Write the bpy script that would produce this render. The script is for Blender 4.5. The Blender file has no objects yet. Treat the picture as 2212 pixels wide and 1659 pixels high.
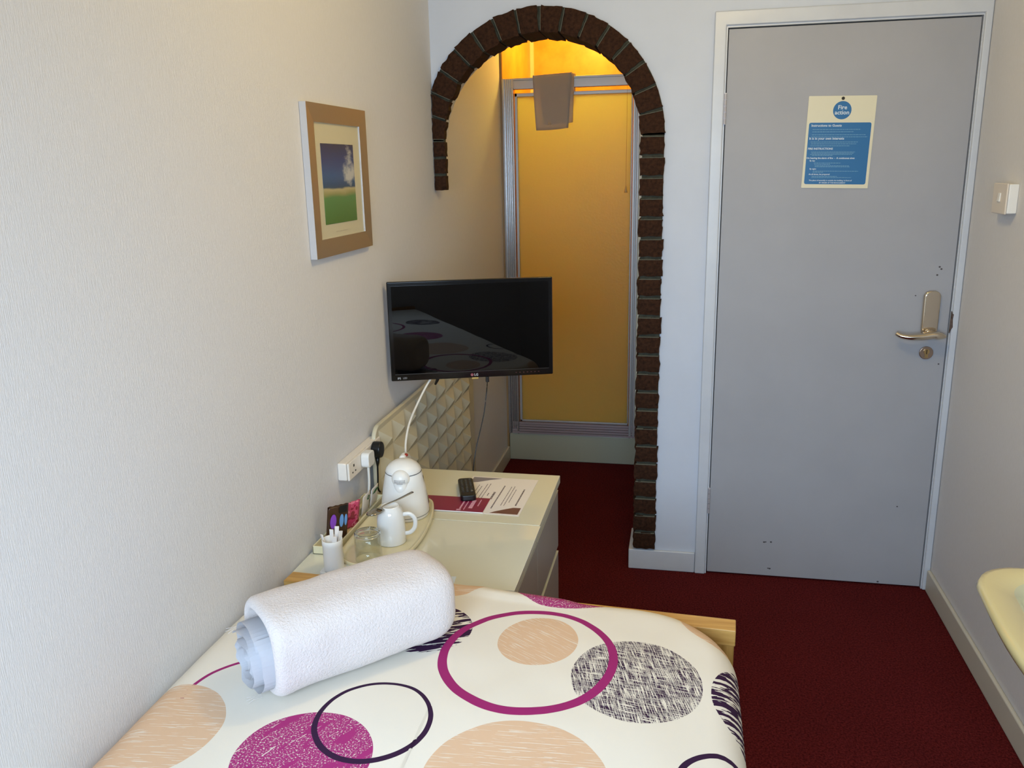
import bpy, bmesh, math, random
from mathutils import Vector, Matrix, noise
random.seed(7)
PI = math.pi
C = bpy.context.scene.collection

# ---------------------------------------------------------------- camera
RX = (0.9801257387554934, 0.19739175288612515, -0.019749230910118373)
UP = (-0.030413199847460846, 0.2478935055071288, 0.9683097888601692)
FW = (-0.19603207264128153, 0.9484647098442461, -0.2489701200466299)
cam_data = bpy.data.cameras.new('camera')
cam = bpy.data.objects.new('camera', cam_data)
C.objects.link(cam)
m = Matrix.Identity(4)
for i in range(3):
    m[i][0] = RX[i]; m[i][1] = UP[i]; m[i][2] = -FW[i]
m[0][3], m[1][3], m[2][3] = 0.8999, -3.0467, 1.5259
cam.matrix_world = m
cam_data.sensor_fit = 'HORIZONTAL'
cam_data.sensor_width = 36
cam_data.lens = 1817.09 / 2212 * 36
cam_data.clip_start = 0.02
bpy.context.scene.camera = cam

# ---------------------------------------------------------------- light and exposure
vs = bpy.context.scene.view_settings
vs.view_transform = 'Standard'
vs.look = 'None'
vs.gamma = 1
vs.use_curve_mapping = False
vs.exposure = 0.05
world = bpy.data.worlds.new('daylight')
bpy.context.scene.world = world
world.use_nodes = True
bg = world.node_tree.nodes['Background']
bg.inputs[0].default_value = (0.62, 0.78, 1.0, 1)
bg.inputs[1].default_value = 1.2


def area(name, loc, target, sx, sy, power, col, shape='RECTANGLE'):
    d = bpy.data.lights.new(name, 'AREA')
    d.shape = shape
    d.size = sx
    d.size_y = sy
    d.energy = power
    d.color = col
    o = bpy.data.objects.new(name, d)
    C.objects.link(o)
    o.location = loc
    o.rotation_euler = (Vector(target) - Vector(loc)).to_track_quat('-Z', 'Y').to_euler()
    return o


WIN = (0.15, 1.25, 0.95, 1.93)        # the window's x and z span in the wall behind the camera
YF = -3.50                            # that wall
_w = area('window_daylight', (0.70, YF - 0.05, 1.44), (0.70, 0, 0.05), 1.08, 0.96, 25.5, (0.585, 0.775, 1.0))
_w.data.spread = math.radians(108)      # sky light falls in from above, little of it goes upwards
LAMP = (1.0, -1.25, 2.24)


def point(name, loc, power, col, r):
    d = bpy.data.lights.new(name, 'POINT')
    d.energy = power
    d.color = col
    d.shadow_soft_size = r
    o = bpy.data.objects.new(name, d)
    C.objects.link(o)
    o.location = loc


point('ceiling_lamp_light', LAMP, 13.5, (1.0, 0.73, 0.27), 0.09)
point('shower_lamp_light', (0.36, 1.50, 2.28), 12, (1.0, 0.70, 0.10), 0.08)

# ---------------------------------------------------------------- material helpers


def srgb(r, g, b):
    f = lambda c: (c / 255 / 12.92) if c / 255 <= 0.04045 else ((c / 255 + 0.055) / 1.055) ** 2.4
    return (f(r), f(g), f(b), 1)


def newmat(name):
    mt = bpy.data.materials.new(name)
    mt.use_nodes = True
    nt = mt.node_tree
    return mt, nt, nt.nodes['Principled BSDF']


def coords(nt, scale=(1, 1, 1), kind='Object', rot=(0, 0, 0)):
    tc = nt.nodes.new('ShaderNodeTexCoord')
    mp = nt.nodes.new('ShaderNodeMapping')
    mp.inputs['Scale'].default_value = scale
    mp.inputs['Rotation'].default_value = rot
    nt.links.new(tc.outputs[kind], mp.inputs['Vector'])
    return mp.outputs[0]


def noise_node(nt, vec, scale, detail=4, rough=0.6):
    n = nt.nodes.new('ShaderNodeTexNoise')
    n.inputs['Scale'].default_value = scale
    n.inputs['Detail'].default_value = detail
    n.inputs['Roughness'].default_value = rough
    nt.links.new(vec, n.inputs['Vector'])
    return n.outputs['Fac']


def ramp(nt, fac, p0, c0, p1, c1):
    r = nt.nodes.new('ShaderNodeValToRGB')
    r.color_ramp.elements[0].position = p0
    r.color_ramp.elements[0].color = c0
    r.color_ramp.elements[1].position = p1
    r.color_ramp.elements[1].color = c1
    nt.links.new(fac, r.inputs[0])
    return r.outputs[0]


def bump(nt, h, p, strength, dist):
    b = nt.nodes.new('ShaderNodeBump')
    b.inputs['Strength'].default_value = strength
    b.inputs['Distance'].default_value = dist
    nt.links.new(h, b.inputs['Height'])
    nt.links.new(b.outputs[0], p.inputs['Normal'])


def mat(name, col, rough=0.5, metal=0.0, col2=None, ns=20, scale=(1, 1, 1), bs=0.0, bd=0.002, bscale=None, coat=0.0, spec=None, lo=0.35, hi=0.65):
    """principled material; col/col2 mixed by noise, optional noise bump"""
    mt, nt, p = newmat(name)
    p.inputs['Roughness'].default_value = rough
    p.inputs['Metallic'].default_value = metal
    p.inputs['Base Color'].default_value = col
    if spec is not None:
        p.inputs['Specular IOR Level'].default_value = spec
    if coat:
        p.inputs['Coat Weight'].default_value = coat
        p.inputs['Coat Roughness'].default_value = 0.03
    if col2 is not None or bs:
        v = coords(nt, scale)
    if col2 is not None:
        nt.links.new(ramp(nt, noise_node(nt, v, ns), lo, col, hi, col2), p.inputs['Base Color'])
    if bs:
        bump(nt, noise_node(nt, v, bscale or ns), p, bs, bd)
    return mt


WALLPAPER = mat('cream_wallpaper', srgb(225, 223, 223), 0.75, 0, srgb(219, 217, 216), 60, (11, 11, 0.7), 0.32, 0.003, 55, spec=0.25)
PAINT = mat('plain_painted_plaster', srgb(209, 215, 226), 0.6, 0, srgb(205, 211, 222), 5, bs=0.15, bd=0.002, bscale=25, spec=0.3)
CEIL = mat('ceiling_paint', srgb(228, 222, 208), 0.8, bs=0.2, bscale=80)
WOODWORK = mat('grey_white_gloss_paint', srgb(208, 212, 218), 0.35, 0, srgb(201, 205, 212), 6, bs=0.12, bd=0.001, bscale=18)
SKIRT = mat('cream_gloss_paint', srgb(206, 200, 184), 0.35, bs=0.1, bscale=18)
DOORM = mat('lavender_grey_door_paint', srgb(170, 170, 174), 0.5, 0, srgb(166, 166, 170), 4, bs=0.12, bd=0.001, bscale=30, spec=0.35)
BLACK = mat('black_gap', srgb(12, 11, 11), 0.8)


def carpet_mat():
    mt, nt, p = newmat('burgundy_carpet')
    v = coords(nt)
    a = ramp(nt, noise_node(nt, v, 170, 3, 0.8), 0.36, srgb(62, 14, 15), 0.66, srgb(118, 40, 40))
    b = noise_node(nt, v, 3.0, 3, 0.6)
    mx = nt.nodes.new('ShaderNodeMix')
    mx.data_type = 'RGBA'
    mx.blend_type = 'MULTIPLY'
    mx.inputs[0].default_value = 0.35
    nt.links.new(a, mx.inputs[6])
    nt.links.new(ramp(nt, b, 0.3, (0.6, 0.6, 0.6, 1), 0.7, (1, 1, 1, 1)), mx.inputs[7])
    nt.links.new(mx.outputs[2], p.inputs['Base Color'])
    p.inputs['Roughness'].default_value = 0.95
    p.inputs['Specular IOR Level'].default_value = 0.05
    bump(nt, noise_node(nt, v, 260, 2), p, 0.8, 0.006)
    return mt


CARPET = carpet_mat()
BRICK = mat('dark_brown_brick', srgb(36, 21, 12), 0.85, 0, srgb(72, 45, 29), 90, bs=0.7, bd=0.004, bscale=120, spec=0.15, lo=0.3, hi=0.8)
MORTAR = mat('dark_mortar', srgb(48, 49, 39), 0.95, 0, srgb(66, 66, 54), 50, bs=0.4, bscale=90)
ALU = mat('aluminium', srgb(182, 182, 184), 0.27, 0.9, bs=0.05, bscale=30)
ALU_D = mat('satin_aluminium', srgb(176, 172, 170), 0.45, 0.6)
CHROME = mat('nickel', srgb(214, 202, 184), 0.14, 1.0)
STEEL = mat('spoon_steel', srgb(205, 200, 190), 0.15, 1.0)
BRASS = mat('lock_brass', srgb(190, 160, 110), 0.3, 1.0)
PLASTIC = mat('white_plastic', srgb(236, 233, 226), 0.3)
PLASTIC_W = mat('socket_plastic', srgb(238, 228, 214), 0.35)
BLACKP = mat('black_plastic', srgb(14, 14, 15), 0.3)
BEZEL = mat('gloss_black_bezel', srgb(9, 9, 11), 0.12, spec=0.4)
SCREEN = mat('glossy_screen', (0.0012, 0.0012, 0.0014, 1), 0.012, spec=0.33)
PORCELAIN = mat('white_porcelain', srgb(238, 238, 235), 0.1, coat=0.5)
TRAYM = mat('cream_melamine', srgb(226, 216, 178), 0.22, coat=0.3)
CHEST = mat('cream_laminate', srgb(218, 214, 190), 0.35, coat=0.15)
CHEST_F = mat('taupe_laminate_front', srgb(166, 157, 146), 0.35)
GLASSTOP = mat('glossed_taupe_glass_top', srgb(228, 226, 206), 0.07, coat=0.8)
PANELM = mat('ivory_embossed_board', srgb(205, 196, 168), 0.35, coat=0.2)
SINKM = mat('primrose_ceramic', srgb(216, 202, 148), 0.12, coat=0.6)
SINKIN = mat('primrose_ceramic_bowl', srgb(200, 198, 160), 0.1, coat=0.6)
PAPER = mat('white_paper', srgb(236, 228, 220), 0.6)
INK = mat('printed_ink', srgb(95, 80, 84), 0.6)
MAGENTA = mat('magenta_leaflet', srgb(138, 22, 62), 0.3, coat=0.3)
PINKINK = mat('pale_pink_print', srgb(225, 165, 180), 0.5)
GREYP = mat('grey_print', srgb(132, 126, 132), 0.5)
BROWNP = mat('brown_print', srgb(118, 78, 62), 0.5)
SIGNM = mat('cream_plastic_sheet', srgb(226, 219, 190), 0.4)
SIGNB = mat('signal_blue', srgb(28, 104, 160), 0.4)
SIGNT = mat('sign_lettering', srgb(214, 226, 232), 0.5)
SIGNT2 = mat('sign_small_print', srgb(110, 160, 190), 0.5)
LEAF = mat('leaf_green', srgb(30, 110, 70), 0.5)
CORDM = mat('white_cord', srgb(232, 226, 214), 0.5)
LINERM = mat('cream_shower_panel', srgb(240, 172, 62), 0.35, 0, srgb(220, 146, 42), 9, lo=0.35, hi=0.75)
TRAYW = mat('grey_green_shower_tray', srgb(170, 170, 150), 0.3)
LAMPG, _nt, _p = newmat('glowing_lamp_glass')
_p.inputs['Emission Color'].default_value = (1, 0.8, 0.5, 1)
_p.inputs['Emission Strength'].default_value = 4


def wood(name, c1, c2, axis='x'):
    mt, nt, p = newmat(name)
    sc = {'x': (1.2, 26, 26), 'z': (26, 26, 1.2), 'y': (26, 1.2, 26)}[axis]
    v = coords(nt, sc)
    f = noise_node(nt, v, 3.2, 6, 0.62)
    nt.links.new(ramp(nt, f, 0.3, c1, 0.7, c2), p.inputs['Base Color'])
    p.inputs['Roughness'].default_value = 0.38
    bump(nt, f, p, 0.15, 0.001)
    return mt


OAK = wood('golden_oak', srgb(176, 128, 58), srgb(214, 170, 98), 'x')
OAK_Z = wood('golden_oak_panel', srgb(164, 118, 52), srgb(204, 158, 86), 'z')


def glass(name, tint=(1, 1, 1, 1), rough=0.0):
    mt, nt, p = newmat(name)
    p.inputs['Base Color'].default_value = tint
    p.inputs['Transmission Weight'].default_value = 1
    p.inputs['Roughness'].default_value = rough
    p.inputs['IOR'].default_value = 1.45
    return mt


GLASS = glass('clear_glass', (0.97, 0.98, 0.95, 1))


def thin_glass(name):
    mt, nt, p = newmat(name)
    nt.nodes.remove(p)
    tr = nt.nodes.new('ShaderNodeBsdfTransparent')
    gl = nt.nodes.new('ShaderNodeBsdfGlossy')
    gl.inputs['Roughness'].default_value = 0.03
    mx = nt.nodes.new('ShaderNodeMixShader')
    lw = nt.nodes.new('ShaderNodeLayerWeight')
    pw = nt.nodes.new('ShaderNodeMath')
    pw.operation = 'POWER'
    pw.inputs[1].default_value = 5
    nt.links.new(lw.outputs['Facing'], pw.inputs[0])
    ad = nt.nodes.new('ShaderNodeMath')
    ad.operation = 'MULTIPLY_ADD'
    ad.inputs[1].default_value = 0.5
    ad.inputs[2].default_value = 0.03
    nt.links.new(pw.outputs[0], ad.inputs[0])
    nt.links.new(ad.outputs[0], mx.inputs[0])
    nt.links.new(tr.outputs[0], mx.inputs[1])
    nt.links.new(gl.outputs[0], mx.inputs[2])
    nt.links.new(mx.outputs[0], nt.nodes['Material Output'].inputs[0])
    return mt


PANE = thin_glass('thin_window_glass')
TUMBLER = thin_glass('clear_tumbler_glass')
for _n in TUMBLER.node_tree.nodes:
    if _n.type == 'MATH' and _n.operation == 'POWER':
        _n.inputs[1].default_value = 3.2
    if _n.type == 'MATH' and _n.operation == 'MULTIPLY_ADD':
        _n.inputs[1].default_value = 0.75
    if _n.type == 'BSDF_TRANSPARENT':
        _n.inputs[0].default_value = (0.965, 0.975, 0.955, 1)


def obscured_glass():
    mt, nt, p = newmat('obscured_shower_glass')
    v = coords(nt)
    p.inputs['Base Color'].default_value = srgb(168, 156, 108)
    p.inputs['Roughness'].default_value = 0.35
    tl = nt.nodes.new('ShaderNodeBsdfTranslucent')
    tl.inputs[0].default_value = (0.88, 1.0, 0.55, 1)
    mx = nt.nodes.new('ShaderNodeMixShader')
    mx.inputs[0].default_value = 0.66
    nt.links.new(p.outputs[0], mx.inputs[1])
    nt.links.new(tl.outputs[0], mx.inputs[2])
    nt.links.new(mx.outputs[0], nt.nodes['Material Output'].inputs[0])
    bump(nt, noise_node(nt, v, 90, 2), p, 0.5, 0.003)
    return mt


OBSCURE = obscured_glass()


def terry():
    mt, nt, p = newmat('white_terry')
    v = coords(nt)
    p.inputs['Base Color'].default_value = srgb(213, 203, 198)
    p.inputs['Roughness'].default_value = 0.95
    p.inputs['Specular IOR Level'].default_value = 0.1
    p.inputs['Sheen Weight'].default_value = 0.3
    bump(nt, noise_node(nt, v, 230, 3, 0.7), p, 0.7, 0.004)
    return mt


TERRY = terry()
TERRY_LIT = mat('lit_white_terry', srgb(228, 228, 232), 0.9, spec=0.1)  # whiter than the roll, window light on the open end put into the colour
GREYCLOTH = mat('off_white_hand_towel', srgb(212, 200, 190), 0.95, bs=0.5, bscale=250, spec=0.1)


def art_mat():
    """generic beach view: blue sky with a cloud, sand band, green sea grass; object coords y,z"""
    mt, nt, p = newmat('printed_landscape')
    tc = nt.nodes.new('ShaderNodeTexCoord')
    sep = nt.nodes.new('ShaderNodeSeparateXYZ')
    nt.links.new(tc.outputs['Object'], sep.inputs[0])
    n1 = noise_node(nt, coords(nt, (1, 0.45, 1)), 26, 5, 0.6)
    def mth(op, a, b):
        n = nt.nodes.new('ShaderNodeMath')
        n.operation = op
        for i, q in enumerate((a, b)):
            if hasattr(q, 'links') or hasattr(q, 'node'):
                nt.links.new(q, n.inputs[i])
            else:
                n.inputs[i].default_value = q
        return n.outputs[0]
    z = mth('ADD', sep.outputs[2], mth('MULTIPLY', mth('SUBTRACT', n1, 0.5), 0.012))
    r = nt.nodes.new('ShaderNodeValToRGB')
    nt.links.new(mth('MULTIPLY', mth('ADD', z, 0.1), 5.0), r.inputs[0])
    cr = r.color_ramp
    cr.elements[0].position = 0.0
    cr.elements[0].color = srgb(84, 130, 60)
    cr.elements[1].position = 1.0
    cr.elements[1].color = srgb(24, 42, 96)
    for pos, col in ((0.33, srgb(96, 152, 92)), (0.38, srgb(172, 168, 116)), (0.43, srgb(206, 196, 150)), (0.455, srgb(44, 86, 124)), (0.6, srgb(50, 98, 160)), (0.8, srgb(34, 66, 134))):
        e = cr.elements.new(pos)
        e.color = col
    # cloud blob
    dy = mth('MULTIPLY', mth('SUBTRACT', sep.outputs[1], 0.062), 20)
    dz = mth('MULTIPLY', mth('SUBTRACT', sep.outputs[2], 0.045), 16)
    d = mth('ADD', mth('MULTIPLY', dy, dy), mth('MULTIPLY', dz, dz))
    cl = mth('ADD', mth('SUBTRACT', 1.15, d), mth('MULTIPLY', mth('SUBTRACT', n1, 0.55), 5.0))
    clamp = nt.nodes.new('ShaderNodeClamp')
    nt.links.new(cl, clamp.inputs[0])
    mx = nt.nodes.new('ShaderNodeMix')
    mx.data_type = 'RGBA'
    nt.links.new(clamp.outputs[0], mx.inputs[0])
    nt.links.new(r.outputs[0], mx.inputs[6])
    mx.inputs[7].default_value = srgb(206, 210, 212)
    nt.links.new(mx.outputs[2], p.inputs['Base Color'])
    p.inputs['Roughness'].default_value = 0.25
    return mt


ART = art_mat()
FRAMEM = mat('champagne_metal_frame', srgb(196, 172, 140), 0.32, 0.75)
FRAMES = mat('pale_frame_edge', srgb(206, 204, 204), 0.3, 0.4)
MATB = mat('ivory_mount_card', srgb(222, 214, 184), 0.7)

# ---------------------------------------------------------------- mesh helpers


def tag(o, label=None, cat=None, group=None, kind=None):
    if label: o['label'] = label
    if cat: o['category'] = cat
    if group: o['group'] = group
    if kind: o['kind'] = kind
    return o


def thing(name, label, cat, loc=(0, 0, 0), rz=0.0, group=None):
    o = bpy.data.objects.new(name, None)
    o.empty_display_size = 0.05
    C.objects.link(o)
    o.location = loc
    o.rotation_euler = (0, 0, rz)
    return tag(o, label, cat, group)


def obj(name, bm, material, parent=None, loc=(0, 0, 0), rot=(0, 0, 0), smooth=False, bevel=0, seg=2, label=None, subsurf=0):
    bmesh.ops.recalc_face_normals(bm, faces=bm.faces)
    me = bpy.data.meshes.new(name)
    bm.to_mesh(me)
    bm.free()
    mats = material if isinstance(material, (list, tuple)) else [material]
    for q in mats:
        me.materials.append(q)
    if smooth:
        for f in me.polygons:
            f.use_smooth = True
    o = bpy.data.objects.new(name, me)
    C.objects.link(o)
    o.location = loc
    o.rotation_euler = rot
    if parent is not None:
        o.parent = parent
    if subsurf:
        s = o.modifiers.new('sub', 'SUBSURF')
        s.levels = s.render_levels = subsurf
    if bevel:
        b = o.modifiers.new('bevel', 'BEVEL')
        b.width = bevel
        b.segments = seg
        b.limit_method = 'ANGLE'
        b.angle_limit = 0.7
        for f in me.polygons:
            f.use_smooth = True
        w = o.modifiers.new('wn', 'WEIGHTED_NORMAL')
    if label:
        o['label'] = label
    return o


def B():
    return bmesh.new()


def box(bm, x0, x1, y0, y1, z0, z1, mi=0, mtx=None):
    vs_ = [bm.verts.new((x, y, z)) for x in (x0, x1) for y in (y0, y1) for z in (z0, z1)]
    fs = [(0, 1, 3, 2), (4, 6, 7, 5), (0, 4, 5, 1), (2, 3, 7, 6), (0, 2, 6, 4), (1, 5, 7, 3)]
    for f in fs:
        fc = bm.faces.new([vs_[i] for i in f])
        fc.material_index = mi
    if mtx is not None:
        bmesh.ops.transform(bm, matrix=mtx, verts=vs_)
    return vs_


def bx(x0, x1, y0, y1, z0, z1):
    bm = B()
    box(bm, x0, x1, y0, y1, z0, z1)
    return bm


def prism(bm, pts, a, b, plane='xz', mi=0):
    """polygon extruded between a and b along the remaining axis"""
    def P(u, v, w):
        return {'xz': (u, w, v), 'xy': (u, v, w), 'yz': (w, u, v)}[plane]
    v0 = [bm.verts.new(P(u, v, a)) for u, v in pts]
    v1 = [bm.verts.new(P(u, v, b)) for u, v in pts]
    n = len(pts)
    for ring in (v0, v1):
        f = bm.faces.new(ring)
        f.material_index = mi
    for i in range(n):
        f = bm.faces.new([v0[i], v0[(i + 1) % n], v1[(i + 1) % n], v1[i]])
        f.material_index = mi
    return v0 + v1


def lathe(bm, prof, n=40, c=(0, 0, 0), sx=1, sy=1, close=False):
    rings = []
    for r, z in prof:
        if r < 1e-6:
            rings.append([bm.verts.new((c[0], c[1], c[2] + z))])
        else:
            rings.append([bm.verts.new((c[0] + sx * r * math.cos(2 * PI * k / n), c[1] + sy * r * math.sin(2 * PI * k / n), c[2] + z)) for k in range(n)])
    prs = list(zip(rings, rings[1:]))
    if close:
        prs.append((rings[-1], rings[0]))
    for a, b in prs:
        for k in range(n):
            k2 = (k + 1) % n
            if len(a) == 1 and len(b) == 1:
                continue
            if len(a) == 1:
                bm.faces.new([a[0], b[k], b[k2]])
            elif len(b) == 1:
                bm.faces.new([a[k], b[0], a[k2]])
            else:
                bm.faces.new([a[k], b[k], b[k2], a[k2]])
    return rings


def spline(pts, n=8):
    """Catmull-Rom through points"""
    P = [Vector(p) for p in pts]
    P = [P[0] * 2 - P[1]] + P + [P[-1] * 2 - P[-2]]
    out = []
    for i in range(1, len(P) - 2):
        a, b, c, d = P[i - 1], P[i], P[i + 1], P[i + 2]
        for k in range(n):
            t = k / n
            out.append(0.5 * ((2 * b) + (c - a) * t + (2 * a - 5 * b + 4 * c - d) * t * t + (3 * b - a - 3 * c + d) * t ** 3))
    out.append(P[-2])
    return out


def tube(bm, pts, r, n=10, flat=1.0, cap=True, upv=(0, 0, 1)):
    P = [Vector(p) for p in pts]
    rr = r if isinstance(r, (list, tuple)) else [r] * len(P)
    rings = []
    for i, p in enumerate(P):
        t = (P[min(i + 1, len(P) - 1)] - P[max(i - 1, 0)]).normalized()
        u = Vector(upv)
        if abs(t.dot(u)) > 0.95:
            u = Vector((1, 0, 0))
        s = t.cross(u).normalized()
        w = s.cross(t).normalized()
        rings.append([bm.verts.new(p + rr[i] * (s * math.cos(2 * PI * k / n) + w * flat * math.sin(2 * PI * k / n))) for k in range(n)])
    for a, b in zip(rings, rings[1:]):
        for k in range(n):
            bm.faces.new([a[k], a[(k + 1) % n], b[(k + 1) % n], b[k]])
    if cap:
        bm.faces.new(rings[0])
        bm.faces.new(rings[-1][::-1])


def text(bodies, material, parent, name='lettering', extrude=0.0003, font_space=1.0):
    """bodies: list of (string, size, matrix, align, bold offset); one flat part for each line of writing"""
    for st, size, mtx, al, off in bodies:
        cu = bpy.data.curves.new('t', 'FONT')
        cu.body = st
        cu.size = size
        cu.extrude = extrude
        cu.offset = off
        cu.resolution_u = 2
        cu.align_x = al
        to = bpy.data.objects.new('t', cu)
        C.objects.link(to)
        dg = bpy.context.evaluated_depsgraph_get()
        dg.update()
        me = bpy.data.meshes.new_from_object(to.evaluated_get(dg))
        me.transform(mtx)
        me.name = name
        bpy.data.objects.remove(to)
        bpy.data.curves.remove(cu)
        me.materials.clear()
        me.materials.append(material)
        o = bpy.data.objects.new(name, me)
        C.objects.link(o)
        o.parent = parent


def struct(name, bm, material, **k):
    o = obj(name, bm, material, **k)
    o['kind'] = 'structure'
    return o


def rrect(x0, x1, y0, y1, r, n=6):
    pts = []
    for cx, cy, a0 in ((x1 - r, y1 - r, 0), (x0 + r, y1 - r, 90), (x0 + r, y0 + r, 180), (x1 - r, y0 + r, 270)):
        for k in range(n + 1):
            a = math.radians(a0 + 90 * k / n)
            pts.append((cx + r * math.cos(a), cy + r * math.sin(a)))
    return pts


# ================================================================ THE ROOM
XR = 1.812      # right wall
YA = 1.166      # shower front
ZC = 2.42
DX0, DX1, DZ = 1.0215, 1.7835, 1.9516
struct('floor', bx(-0.1, XR + 0.1, YF - 0.1, 2.1, -0.05, 0), CARPET)
struct('ceiling', bx(-0.1, XR + 0.1, YF - 0.1, 2.1, ZC, ZC + 0.06), CEIL)
struct('wall_left', bx(-0.1, 0, YF - 0.1, YA, 0, ZC), WALLPAPER)
struct('wall_right', bx(XR, XR + 0.1, YF - 0.1, 0.19, 0, ZC), WALLPAPER)
# back wall: opening of the arch and of the door reach down to the floor
AX, AZ, RI = 0.393, 1.625, 0.356
pts = [(0, ZC), (XR, ZC), (XR, 0), (DX1 + 0.006, 0), (DX1 + 0.006, DZ + 0.006), (DX0 - 0.006, DZ + 0.006), (DX0 - 0.006, 0), (AX + RI, 0)]
pts += [(AX + RI * math.cos(PI * k / 40), AZ + RI * math.sin(PI * k / 40)) for k in range(41)]
pts += [(AX - RI, 1.452), (0, 1.452)]
bm = B()
prism(bm, pts, 0, 0.012, 'xz')
pts = pts[:8] + [(AX + (RI if k <= 20 else AX) * math.cos(PI * k / 40), AZ + RI * math.sin(PI * k / 40)) for k in range(40)] + [(0, AZ + 0.02)]
prism(bm, pts, 0.0121, 0.19, 'xz')
struct('wall_back', bm, PAINT)
struct('wall_alcove', bx(AX + RI + 0.01, AX + RI + 0.09, 0.19, 1.25, 0, ZC), PAINT)
# wall behind the camera with the window opening
x0, x1, z0, z1 = WIN
bm = B()
box(bm, 0, x0, YF - 0.1, YF, 0, ZC)
box(bm, x1, XR, YF - 0.1, YF, 0, ZC)
box(bm, x0, x1, YF - 0.1, YF, 0, z0)
box(bm, x0, x1, YF - 0.1, YF, z1, ZC)
struct('wall_front', bm, PAINT)
bm = B()
box(bm, x0, x0 + 0.045, YF - 0.045, YF - 0.005, z0, z1)
box(bm, x1 - 0.045, x1, YF - 0.045, YF - 0.005, z0, z1)
box(bm, x0, x1, YF - 0.045, YF - 0.005, z0, z0 + 0.045)
box(bm, x0, x1, YF - 0.045, YF - 0.005, z1 - 0.045, z1)
box(bm, (x0 + x1) / 2 - 0.022, (x0 + x1) / 2 + 0.022, YF - 0.045, YF - 0.005, z0, z1)
win = struct('window_1', bm, WOODWORK, bevel=0.003)
obj('window_pane', bx(x0 + 0.04, x1 - 0.04, YF - 0.028, YF - 0.024, z0 + 0.04, z1 - 0.04), PANE, win)

# baseboards
struct('baseboard_left', bx(0, 0.014, YF, YA - 0.01, 0, 0.078), SKIRT, bevel=0.004)
struct('baseboard_right', bx(XR - 0.014, XR, YF, -0.022, 0, 0.084), SKIRT, bevel=0.005)
bm = B()
prism(bm, [(0.722, -0.014), (0.9745, -0.014), (0.9745, 0.0), (0.7489, 0.0), (0.7489, 0.19), (0.722, 0.19)], 0, 0.082, 'xy')
struct('baseboard_back', bm, WOODWORK, bevel=0.004)

# door, architrave
bm = B()
T = 0.018
O0, O1, OZ = 0.975, XR - 0.001, 2.006
I0, I1, IZ = DX0 - 0.008, DX1 + 0.006, DZ + 0.010
pr = [(O0, 0), (O0, OZ), (O1, OZ), (O1, 0), (I1, 0), (I1, IZ), (I0, IZ), (I0, 0)]
prism(bm, pr, -T, 0, 'xz')
struct('trim_1', bm, WOODWORK, bevel=0.004)
bm = B()   # thin door lining between the architrave and the leaf
pr = [(I0 - 0.001, 0), (I0 - 0.001, IZ + 0.001), (I1 + 0.001, IZ + 0.001), (I1 + 0.001, 0), (DX1 + 0.003, 0), (DX1 + 0.003, DZ + 0.004), (DX0 - 0.003, DZ + 0.004), (DX0 - 0.003, 0)]
prism(bm, pr, -0.008, 0.10, 'xz')
struct('trim_2', bm, WOODWORK)
struct('door_gap_shade', bx(I0, I1, 0.045, 0.07, 0, DZ + 0.004), BLACK)  # black sheet behind the leaf, paints in the dark of the door gap
door = struct('door_1', bx(DX0, DX1, -0.004, 0.04, 0.006, DZ), DOORM, bevel=0.002)
# hinges
for z in (1.702, 0.300):
    bm = B()
    box(bm, DX0 - 0.008, DX0 + 0.001, -0.013, -0.003, z - 0.05, z + 0.05)
    for k in range(5):
        lathe(bm, [(0, 0), (0.0042, 0), (0.0042, 0.018), (0, 0.018)], 12, (DX0 - 0.003, -0.0145, z - 0.049 + 0.0198 * k))
    obj('hinge', bm, mat('painted_hinge', srgb(190, 185, 188), 0.4, 0.3), door, label='painted steel butt hinge')
# small screw holes and scuffs, modelled as shallow dark studs
bm = B()
for px, pz, r in ((1.737, 1.177, .0035), (1.743, 1.170, .0035), (1.732, 1.150, .0035), (1.671, 1.080, .0025), (1.680, 0.315, .003), (1.227, .143, .004), (1.233, .144, .003), (1.252, .145, .004), (1.253, .036, .004), (1.247, .037, .003), (1.639, .014, .004), (1.766, 0.845, .003)):
    vsr = [bm.verts.new((px + r * math.cos(a * PI / 4), -0.0046, pz + r * 0.8 * math.sin(a * PI / 4))) for a in range(8)]
    bm.faces.new(vsr)
obj('scuff_marks', bm, mat('dark_scuff', srgb(70, 66, 66), 0.8), door, label='small dark scuffs and screw holes')
# chipped wood at the latch
bm = B()
prism(bm, [(1.786, 1.03), (1.789, 1.022), (1.793, 1.02), (1.7915, 1.005), (1.793, 0.985), (1.794, 0.976), (1.789, 0.968), (1.785, 0.955)], -0.0188, -0.012, 'xz')
obj('chipped_latch_plate', bm, mat('chipped_wood', srgb(104, 84, 74), 0.8, 0, srgb(60, 46, 40), 90), door, label='brown chipped wood at the latch')
# handle: back plate tapered, long lever with rose, and the separate lock
hm = B()
prof = [(1.698, 0.945), (1.694, 0.97), (1.6935, 1.082), (1.700, 1.094), (1.712, 1.099), (1.730, 1.099), (1.742, 1.094), (1.748, 1.082), (1.7475, 0.97), (1.744, 0.945)]
prism(hm, prof, -0.024, -0.004, 'xz')
plate = obj('handle_plate', hm, CHROME, door, bevel=0.007, seg=3, label='polished nickel back plate')
hm = B()
tube(hm, [(1.722, -0.02, 0.955), (1.722, -0.05, 0.955)], 0.013, 20)
pts3 = spline([(1.765, -0.052, 0.950), (1.742, -0.056, 0.954), (1.722, -0.056, 0.955), (1.69, -0.056, 0.950), (1.655, -0.054, 0.947), (1.628, -0.05, 0.950), (1.612, -0.044, 0.958)], 6)
n = len(pts3)
tube(hm, pts3, [0.005 + 0.015 * math.sin(min(1, (i + 1) / 9) * PI / 2) * (0.6 + 0.4 * math.cos(i / n * 2.2)) for i in range(n)], 16, 0.75)
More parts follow.
